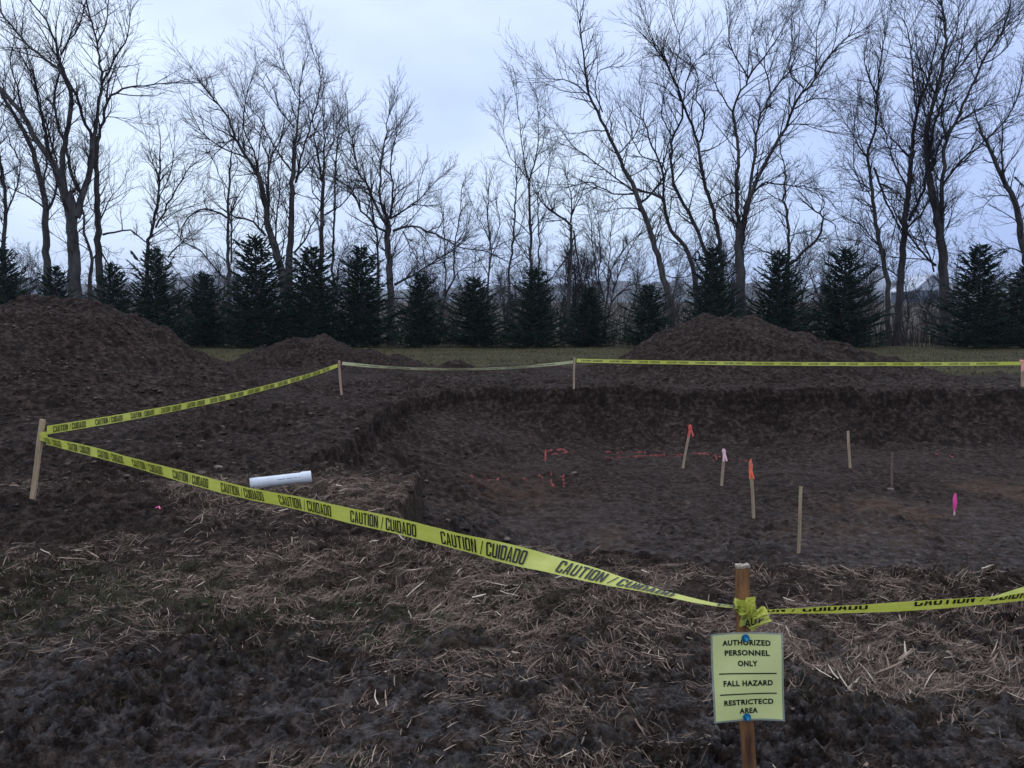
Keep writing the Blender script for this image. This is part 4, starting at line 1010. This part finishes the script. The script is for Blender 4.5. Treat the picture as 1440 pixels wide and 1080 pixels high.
def s_of(rb, px):
    u = rb.P[:, 0] / (rb.P[:, 1] * math.cos(PITCH) + (CAM_Z - rb.P[:, 2]) * math.sin(PITCH)) * F_PX + 720
    return float(np.interp(px, u, rb.S)) if u[-1] > u[0] else float(np.interp(px, u[::-1], rb.S[::-1]))
s620, s740, s493 = s_of(r1, 620), s_of(r1, 740), s_of(r1, 493)
period = s620 - s493; tl = s740 - s620
r1.letters([s620 + k * period for k in range(-9, 3)], tl, .057, -.029, rt)
# run 2: left stake to the far corner stake
def run(a, b, sag, width, label, roll=lambda t: 0, seed=0, n=160, mat=TAPE, crease=.0015):
    a, b = np.array(a), np.array(b); c = [tuple(a * (1 - t) + b * t - np.array([0, 0, sag * 4 * t * (1 - t)])) for t in np.linspace(0, 1, 9)]
    rb = Ribbon(c, width, roll, n=n, seed=seed); e = empty('caution_tape', (a[0], a[1], 0)); tag(e, label, 'caution tape', GT)
    rb.mesh('tape_strip', mat, e, 5, crease, seed); return rb, e
A2 = at(66, 605, pL[1] - .02); B2 = at(475, 514, pC[1] - .03)
r2, e2 = run(A2, B2, .10, .078, 'yellow caution tape run along the left side, from the left stake to the corner stake', seed=2, n=240)
r2.letters([.09 + k * period for k in range(int(r2.L / period))], tl, .057, -.029, e2)
A3 = at(481, 511, pC[1] - .03); B3 = at(806, 509, pM[1] - .03)
r3, e3 = run(A3, B3, .15, lambda t: .070 - .01 * math.sin(t * 3.14), 'pale sagging folded caution tape run between the two far stakes', lambda t: .15 + .45 * math.sin(t * 3.14), 3, 120, PALETAPE)
r3.letters([.3 + k * period for k in range(int(r3.L / period))], tl, .022, -.012, e3)
A4 = at(811, 507, pM[1] - .03); B4 = at(1436, 511, pR[1] - .03)
r4, e4 = run(A4, B4, .045, .084, 'long straight far caution tape run crossing in front of the right mound', seed=4, n=220)
r4.letters([.1 + k * period for k in range(int(r4.L / period))], tl, .038, -.018, e4)
# run 5: near stake to the right, folded lengthwise
A5 = at(1052, 862, YN - .03); B5 = at(1800, 800, 3.1)
r5c = [tuple(A5), tuple(at(1100, 860, YN - .02)), tuple(at(1250, 854, 2.42)), tuple(at(1380, 846, 2.45)), tuple(at(1450, 838, 2.5)), tuple(at(1600, 822, 2.7)), tuple(B5)]
r5 = Ribbon(r5c, lambda t: .014 + .020 * float(sstep(0, .12, t)) + .012 * float(sstep(.25, .6, t)), lambda t: .35, n=220, seed=6, flutter=.004)
e5 = empty('caution_tape', (A5[0], A5[1], 0)); tag(e5, 'folded yellow caution tape run from the notice stake out at the right edge', 'caution tape', GT)
r5.mesh('tape_strip', TAPE, e5, 7, .007, 6)
r5.letters([s_of(r5, 1285) + k * period * .92 for k in range(-1, 5)], tl * .92, .085, -.001, e5, vclip=.037)
bS = np.array([B5[0] + .03, B5[1] + .02]); zs = gz(*bS)
o = stake_mesh((bS[0], bS[1], zs - .1), (bS[0] + .01, bS[1], zs + .95), .042, .024, WOODR, seed=44); tag(o, 'brown stake out of view at right that holds the folded tape', 'stake', G1)
# folded flap catching the light above run 5 near the edge
fl = Ribbon([tuple(at(1392, 842, 2.44)), tuple(at(1415, 836, 2.45)), tuple(at(1445, 829, 2.48)), tuple(at(1480, 824, 2.53))], lambda t: .006 + .022 * t, lambda t: -.5, n=30, seed=7)
fl.mesh('folded_edge', TAPE, e5, 4, .002, 3)
# knot on the near stake
kc = at(1049, 858, YN); kx, ky, kz = kc
def loop_ribbon(cz, tilt, rx, ry, width, seed, name):
    pts = []
    for k in range(25):
        a = k / 24 * 2 * math.pi; sq = 1 / max(abs(math.cos(a)), abs(math.sin(a))) ** .55
        pts.append((kx + rx * math.cos(a) * sq, ky + ry * math.sin(a) * sq, cz + tilt * math.cos(a) + .004 * math.sin(3 * a + seed)))
    P = np.array(pts); n = len(P); V = []
    rows = 5
    for r in range(rows):
        v = r / (rows - 1) - .5
        out = 1 + .10 * np.sin(np.arange(n) * 1.9 + r * 1.7 + seed)
        Q = P.copy(); Q[:, 0] = kx + (P[:, 0] - kx) * out; Q[:, 1] = ky + (P[:, 1] - ky) * out; Q[:, 2] += v * width * (1 + .25 * np.sin(np.arange(n) * .9 + seed))
        V.append(Q)
    V = np.stack(V, 1); V[-1] = V[0]; V = V.reshape(-1, 3)
    i, j = np.meshgrid(np.arange(n - 1), np.arange(rows - 1), indexing='ij'); a = i * rows + j
    return mesh_np(name, V - np.array(rt.location)[None], np.stack([a, a + rows, a + rows + 1, a + 1], -1).reshape(-1, 4), TAPE, rt, True)
loop_ribbon(kz + .004, .012, .027, .020, .040, 1, 'knot_wrap'); loop_ribbon(kz - .026, .022, .029, .022, .026, 2, 'knot_wrap'); loop_ribbon(kz - .006, -.016, .031, .024, .020, 5, 'knot_wrap'); loop_ribbon(kz - .040, -.010, .028, .023, .018, 8, 'knot_wrap'); loop_ribbon(kz + .018, -.014, .029, .022, .016, 11, 'knot_wrap')
def fan(p0, d, w1, L, seed, name):
    """pleated loose end, gathered at p0 and opening along d"""
    d = Vector(d).normalized(); side = d.cross(Vector((0, -1, .2))).normalized(); nrm = side.cross(d).normalized(); n, m = 9, 15; V = []
    rg = random.Random(seed)
    ph = rg.random() * 6
    for i in range(n):
        f = i / (n - 1); w = .010 + (w1 - .010) * f ** .8
        for j in range(m):
            u = j / (m - 1) - .5; pl = .008 * math.sin(j * .85 + ph + 1.5 * f) * (.3 + f) + rg.uniform(-.004, .004)
            q = Vector(p0) + d * (L * f * (1 - .25 * abs(u) * rg.uniform(.4, 1.4))) + side * (u * w) + nrm * (pl + .012 * f * math.sin(u * 5 + ph))
            V.append(q[:])
    i, j = np.meshgrid(np.arange(n - 1), np.arange(m - 1), indexing='ij'); a = i * m + j
    return mesh_np(name, np.array(V) - np.array(rt.location)[None], np.stack([a, a + m, a + m + 1, a + 1], -1).reshape(-1, 4), TAPE, rt, False)
fan((kx - .002, ky - .030, kz - .012), (-.30, -.10, 1), .066, .070, 1, 'loose_end')
fan((kx + .010, ky - .032, kz - .016), (.8, -.1, .55), .042, .055, 2, 'loose_end')
fan((kx + .000, ky - .030, kz + .004), (-1, -.1, .15), .030, .038, 5, 'loose_end')
fan((kx + .002, ky - .034, kz - .045), (1.0, -.05, .42), .014, .075, 7, 'loose_end')
au = text_mesh('AUT', .03, 2)
bm = bmesh.new(); bm.from_mesh(au)
for v in bm.verts: 
    x, y_ = v.co.x * .028, v.co.y * .036; v.co = Vector((kx - .014 + x, ky - .0345, kz - .046 + y_ + x * .35)) - rt.location
bm_obj('knot_lettering', bm, INK, rt)
# tape bound round the left stake
lk = Vector(at(61, 612, pL[1]))
for dz, sd_ in ((0.0, 1), (-.03, 3)):
    pts = []
    V = []
    for k in range(17):
        a = k / 16 * 2 * math.pi
        for r in range(3): V.append((lk.x + .034 * math.cos(a), lk.y + .024 * math.sin(a), lk.z + dz + (r - 1) * .022 + .012 * math.cos(a + sd_)))
    V = np.array(V); i, j = np.meshgrid(np.arange(16), np.arange(2), indexing='ij'); a = i * 3 + j
    mesh_np('knot_wrap', V - np.array(rt.location)[None], np.stack([a, a + 3, a + 4, a + 1], -1).reshape(-1, 4), TAPE, rt)

# ------------------------------------------------------------------ the notice
YS = YN - .030
c00, c10, c01, c11 = [np.array(at(*q)) for q in ((1001, 893, YS), (1096.5, 891, YS), (1005.5, 1012.5, YS - .01), (1100, 1010.5, YS - .015))]
sg = empty('warning_notice', tuple(at(1050, 1010, YS))); tag(sg, 'pale green paper notice pinned to the front stake', 'notice')
def sheet(u, v, off=0.0):
    q = (c00 * (1 - u) + c10 * u) * (1 - v) + (c01 * (1 - u) + c11 * u) * v
    q = q + np.array([0, -1, 0]) * (off + .0) + np.array([0, 1, 0]) * (.020 * (abs(u - .5) * 2) ** 2 * -.4 + .004 * math.sin(v * 5 + u * 4))
    return q
def sheet_mesh(name, u0, u1, v0, v1, off, mat, th=0):
    n, m = 16, 20; V = np.array([sheet(u0 + (u1 - u0) * i / n, v0 + (v1 - v0) * j / m, off) for i in range(n + 1) for j in range(m + 1)])
    i, j = np.meshgrid(np.arange(n), np.arange(m), indexing='ij'); a = i * (m + 1) + j
    return mesh_np(name, to_local(V, sg), np.stack([a, a + 1, a + m + 2, a + m + 1], -1).reshape(-1, 4), mat, sg)
sheet_mesh('paper', 0, 1, 0, 1, 0, PAPER); sheet_mesh('sleeve', -.028, 1.03, -.02, 1.022, -.0015, SLEEVE)
def sheet_text(s, uc, vc, wu, hv):
    me = text_mesh(s, .040, 3, 1.12); xs = [v.co.x for v in me.vertices]; ys = [v.co.y for v in me.vertices]; x0, x1, y0, y1 = min(xs), max(xs), min(ys), max(ys)
    bm = bmesh.new(); bm.from_mesh(me)
    for c in np.linspace(x0, x1, 14)[1:-1]: bmesh.ops.bisect_plane(bm, geom=bm.verts[:] + bm.edges[:] + bm.faces[:], plane_co=(c, 0, 0), plane_no=(1, 0, 0))
    for v in bm.verts:
        u = uc + ((v.co.x - x0) / (x1 - x0) - .5) * wu; vv = vc - ((v.co.y - y0) / (y1 - y0) - .5) * hv
        v.co = Vector(sheet(u, vv, .0012)) - sg.location
    bm_obj('lettering', bm, INK, sg)
for s, uc, vc, wu in (('AUTHORIZED', .50, .098, .70), ('PERSONNEL', .505, .215, .65), ('ONLY', .51, .337, .285), ('FALL HAZARD', .505, .565, .73), ('RESTRICTECD', .505, .790, .74), ('AREA', .505, .895, .275)):
    sheet_text(s, uc, vc, wu, .066)
for v in (.452, .692): sheet_mesh('rule_line', .08, .925, v - .006, v + .008, .0012, INK)
for (u, v) in ((.495, .045), (.475, .972)):
    q = Vector(sheet(u, v, .002)) - sg.location
    bm = bmesh.new()
    for (z0, r0, r1, dp) in ((0, .0125, .0125, .003), (.0025, .007, .005, .008), (.010, .008, .007, .003)):
        g = bmesh.ops.create_cone(bm, cap_ends=True, segments=24, radius1=r0, radius2=r1, depth=dp); bmesh.ops.translate(bm, vec=(0, 0, z0 + dp / 2), verts=g['verts'])
    bmesh.ops.rotate(bm, cent=(0, 0, 0), matrix=Matrix.Rotation(math.pi / 2, 3, 'X'), verts=bm.verts); bmesh.ops.translate(bm, vec=q, verts=bm.verts)
    pin = bm_obj('pin', bm, BLUEPIN, sg, False)
    bm = bmesh.new(); g = bmesh.ops.create_cone(bm, cap_ends=True, segments=20, radius1=.0050, radius2=.0042, depth=.002)
    bmesh.ops.rotate(bm, cent=(0, 0, 0), matrix=Matrix.Rotation(math.pi / 2, 3, 'X'), verts=bm.verts); bmesh.ops.translate(bm, vec=q + Vector((0, -.0142, 0)), verts=bm.verts)
    bm_obj('pin_head', bm, BLUELT, pin)

# ------------------------------------------------------------------ plastic pipe
def pipe():
    a = hit(352, 690); b = hit(438, 684); r = .052
    za = max(gz(a[0], a[1]), gz(*(a[:2] * .5 + b[:2] * .5)) - .01, gz(b[0], b[1]) - .02) + r * .92
    A = Vector((a[0], a[1], za)); B = Vector((b[0], b[1], za + .035)); ax = B - A; L = ax.length
    prof = [(0, .046), (0, .052), (.09, .052), (.10, .0505), (L - .10, .0505), (L - .085, .057), (L - .004, .057), (L, .055), (L, .048), (L - .08, .047), (L - .10, .044), (.02, .044), (0, .046)]
    bm = bmesh.new(); K = 40; rings = []
    for z, rr in prof[:-1]: rings.append([bm.verts.new((rr * math.cos(2 * math.pi * k / K), rr * math.sin(2 * math.pi * k / K), z)) for k in range(K)])
    rings.append(rings[0])
    for i in range(len(rings) - 1):
        for k in range(K):
            bm.faces.new([rings[i][k], rings[i][(k + 1) % K], rings[i + 1][(k + 1) % K], rings[i + 1][k]])
    bmesh.ops.recalc_face_normals(bm, faces=bm.faces)
    root = empty('plastic_pipe', A); root.rotation_mode = 'QUATERNION'; root.rotation_quaternion = Vector((0, 0, 1)).rotation_difference(ax)
    tag(root, 'short white plastic drain pipe lying on the straw ledge', 'pipe')
    o = bm_obj('pipe_body', bm, PVC, root, True)
    for p in o.data.polygons: p.use_smooth = True
    # faint printed line: small dark ticks along the side facing the camera
    bm = bmesh.new(); rg = random.Random(2)
    bpy.context.view_layer.update(); M = root.matrix_world.inverted(); cd = (M.to_3x3() @ (Vector((0, 0, CAM_Z)) - A)).normalized(); ph = math.atan2(cd.y, cd.x) - .25
    z = L * .42
    while z < L * .82:
        w = rg.uniform(.004, .010); 
        if rg.random() < .8:
            q = []
            for (zz, pp) in ((z, ph), (z + w, ph), (z + w, ph + .17), (z, ph + .17)): q.append(bm.verts.new((.0512 * math.cos(pp), .0512 * math.sin(pp), zz)))
            bm.faces.new(q)
        z += w + .005
    bm_obj('printed_marks', bm, simple('grey_print', (.12, .13, .16), None, .6), root)
pipe()

# ------------------------------------------------------------------ stones and sprayed marks
def stone(px, py, s, label, seed):
    p = hit(px, py); rg = random.Random(seed); bm = bmesh.new(); bmesh.ops.create_icosphere(bm, subdivisions=3, radius=1)
    a = [Vector((rg.gauss(0, 1), rg.gauss(0, 1), rg.gauss(0, 1))).normalized() for _ in range(9)]
    for v in bm.verts:
        d = v.co.normalized(); k = 1.0
        for q in a: k = min(k, .72 / max(d.dot(q), .3) + .12)
        v.co = Vector((d.x * s * 1.2, d.y * s, d.z * s * .72)) * k
    o = bm_obj('stone', bm, STONE, None, False); o.location = (p[0], p[1], gz(p[0], p[1]) + s * .35); tag(o, label, 'stone')
stone(307, 655, .045, 'small tan stone on the dirt, up left from the white pipe', 1); stone(321, 694, .040, 'pale stone at the tape, left of and below the white pipe', 2)
stone(1252, 686, .05, 'pale stone at the foot of the thin brown pit stake', 3); stone(808, 665, .05, 'grey stone on the pit floor beside the sprayed marks', 4)
stone(713, 762, .035, 'small dark stone below the reddish soil stain', 6)
def paint(strokes, w, label, seed):
    rg = np.random.default_rng(seed); V = []; Fq = []
    c0 = hit(*strokes[0][0])
    for st in strokes:
        for (a, b) in zip(st[:-1], st[1:]):
            A, B = hit(*a), hit(*b); L = np.linalg.norm(B - A); n = int(L * 260 * (w / .03)) + 6
            t = rg.random(n); gap = perlin(t * L * 6, t * 0 + seed, seed) > -.12
            x = A[0] + (B[0] - A[0]) * t + rg.normal(0, w * .35, n); y = A[1] + (B[1] - A[1]) * t + rg.normal(0, w * 1.3, n)
            x, y = x[gap], y[gap]
            for xx, yy in zip(x, y):
                s = rg.uniform(.005, .014); k = rg.integers(5, 7); th0 = rg.random() * 6; th = np.arange(k) / k * 6.283 + th0
                xs = xx + s * np.cos(th) * rg.uniform(.6, 1.3, k); ys = yy + s * 1.5 * np.sin(th) * rg.uniform(.6, 1.3, k)
                V.append((xs, ys))
    X = np.concatenate([v[0] for v in V]); Y = np.concatenate([v[1] for v in V]); Z = ground_z(X, Y) + .006
    me = bpy.data.meshes.new('paint_mark'); faces = []; i = 0
    for v in V: faces.append(tuple(range(i, i + len(v[0])))); i += len(v[0])
    me.from_pydata([(a - c0[0], b - c0[1], c - c0[2]) for a, b, c in zip(X, Y, Z)], [], faces); me.materials.append(PAINT)
    o = bpy.data.objects.new('paint_mark', me); COL.objects.link(o); o.location = c0; tag(o, label, 'paint mark', 'sprayed red marks on the pit floor')
paint([[(664, 668), (664, 678)], [(664, 672), (682, 670), (690, 676), (702, 673)], [(678, 668), (690, 668)]], .022, 'sprayed red squiggle farthest left on the pit floor', 1)
paint([[(735, 675), (760, 672), (775, 678), (792, 680)], [(775, 667), (775, 682), (793, 681), (792, 667), (779, 670)]], .024, 'sprayed red box shape on the pit floor, nearest of the marks', 2)
paint([[(767, 648), (767, 632), (792, 632), (800, 636)], [(775, 640), (806, 637)]], .024, 'sprayed red corner bracket above the box mark', 3)
paint([[(850, 634), (900, 637), (960, 637), (1008, 640)], [(852, 644), (920, 641), (1000, 638)], [(1003, 648), (1010, 640), (1040, 643), (1056, 652)]], .020, 'long sprayed red line running to the three ribboned pit stakes', 4)
paint([[(1316, 640), (1342, 642)]], .020, 'short faint red dash near the far wall at right', 5)

# ------------------------------------------------------------------ sky and light
w = bpy.data.worlds.new('World'); scene.world = w; w.use_nodes = True; nt = w.node_tree
bg = nt.nodes['Background']; out = nt.nodes['World Output']
SUN_EL, SUN_AZ = math.radians(38), math.radians(-25)
sky = nt.nodes.new('ShaderNodeTexSky'); sky.sky_type = 'NISHITA'; sky.sun_disc = False; sky.sun_elevation = SUN_EL; sky.sun_rotation = SUN_AZ
nt.links.new(sky.outputs[0], bg.inputs[0]); bg.inputs[1].default_value = .01
tc = nt.nodes.new('ShaderNodeTexCoord'); mp = nt.nodes.new('ShaderNodeMapping'); nt.links.new(tc.outputs['Generated'], mp.inputs[0]); mp.inputs['Scale'].default_value = (1.0, 1.0, 2.2); mp.inputs['Location'].default_value = (.35, 0, .2)
n1 = noise(nt, mp.outputs[0], 1.7, 5, .5)
c = ramp(nt, n1, [(.30, (.41, .51, .83)), (.50, (.55, .67, .95)), (.68, (.76, .88, 1.04))])
sep = nt.nodes.new('ShaderNodeSeparateXYZ'); nt.links.new(tc.outputs['Generated'], sep.inputs[0])
gr = ramp(nt, sep.outputs[2], [(.0, (.33, .36, .43)), (.12, (.44, .46, .49)), (.35, (.52, .52, .52)), (.9, (1.06, 1, .90))])
mm = nt.nodes.new('ShaderNodeMix'); mm.data_type = 'RGBA'; mm.blend_type = 'MULTIPLY'; mm.inputs[0].default_value = 1; nt.links.new(c, mm.inputs[6]); nt.links.new(gr, mm.inputs[7])
b2 = nt.nodes.new('ShaderNodeBackground'); nt.links.new(mm.outputs[2], b2.inputs[0]); b2.inputs[1].default_value = 2.25
ad = nt.nodes.new('ShaderNodeAddShader'); nt.links.new(bg.outputs[0], ad.inputs[0]); nt.links.new(b2.outputs[0], ad.inputs[1]); nt.links.new(ad.outputs[0], out.inputs[0])
sd = bpy.data.lights.new('sun', 'SUN'); sd.energy = .5; sd.angle = math.radians(25); sd.color = (1, .96, .92)
so = bpy.data.objects.new('sun', sd); COL.objects.link(so); so.rotation_euler = (math.pi / 2 - SUN_EL, 0, SUN_AZ + math.pi)
so.location = (0, 0, 50)
vs = scene.view_settings; vs.view_transform = 'Standard'; vs.look = 'None'; vs.exposure = 0; vs.gamma = 1; vs.use_curve_mapping = False

# ------------------------------------------------------------------ damp air
bm = bmesh.new(); bmesh.ops.create_cube(bm, size=1)
bmesh.ops.scale(bm, vec=(5600, 5600, 150), verts=bm.verts); bmesh.ops.translate(bm, vec=(0, 0, 75 - 3), verts=bm.verts)
hm = bpy.data.materials.new('damp_air'); hm.use_nodes = True; hn = hm.node_tree; hn.nodes.remove(hn.nodes['Principled BSDF'])
pv = hn.nodes.new('ShaderNodeVolumePrincipled'); pv.inputs['Color'].default_value = (.80, .88, 1, 1); pv.inputs['Density'].default_value = .00018
hn.links.new(pv.outputs[0], hn.nodes['Material Output'].inputs['Volume'])
hz = bm_obj('haze', bm, hm); tag(hz, 'thin damp bluish haze in the air', kind='stuff')
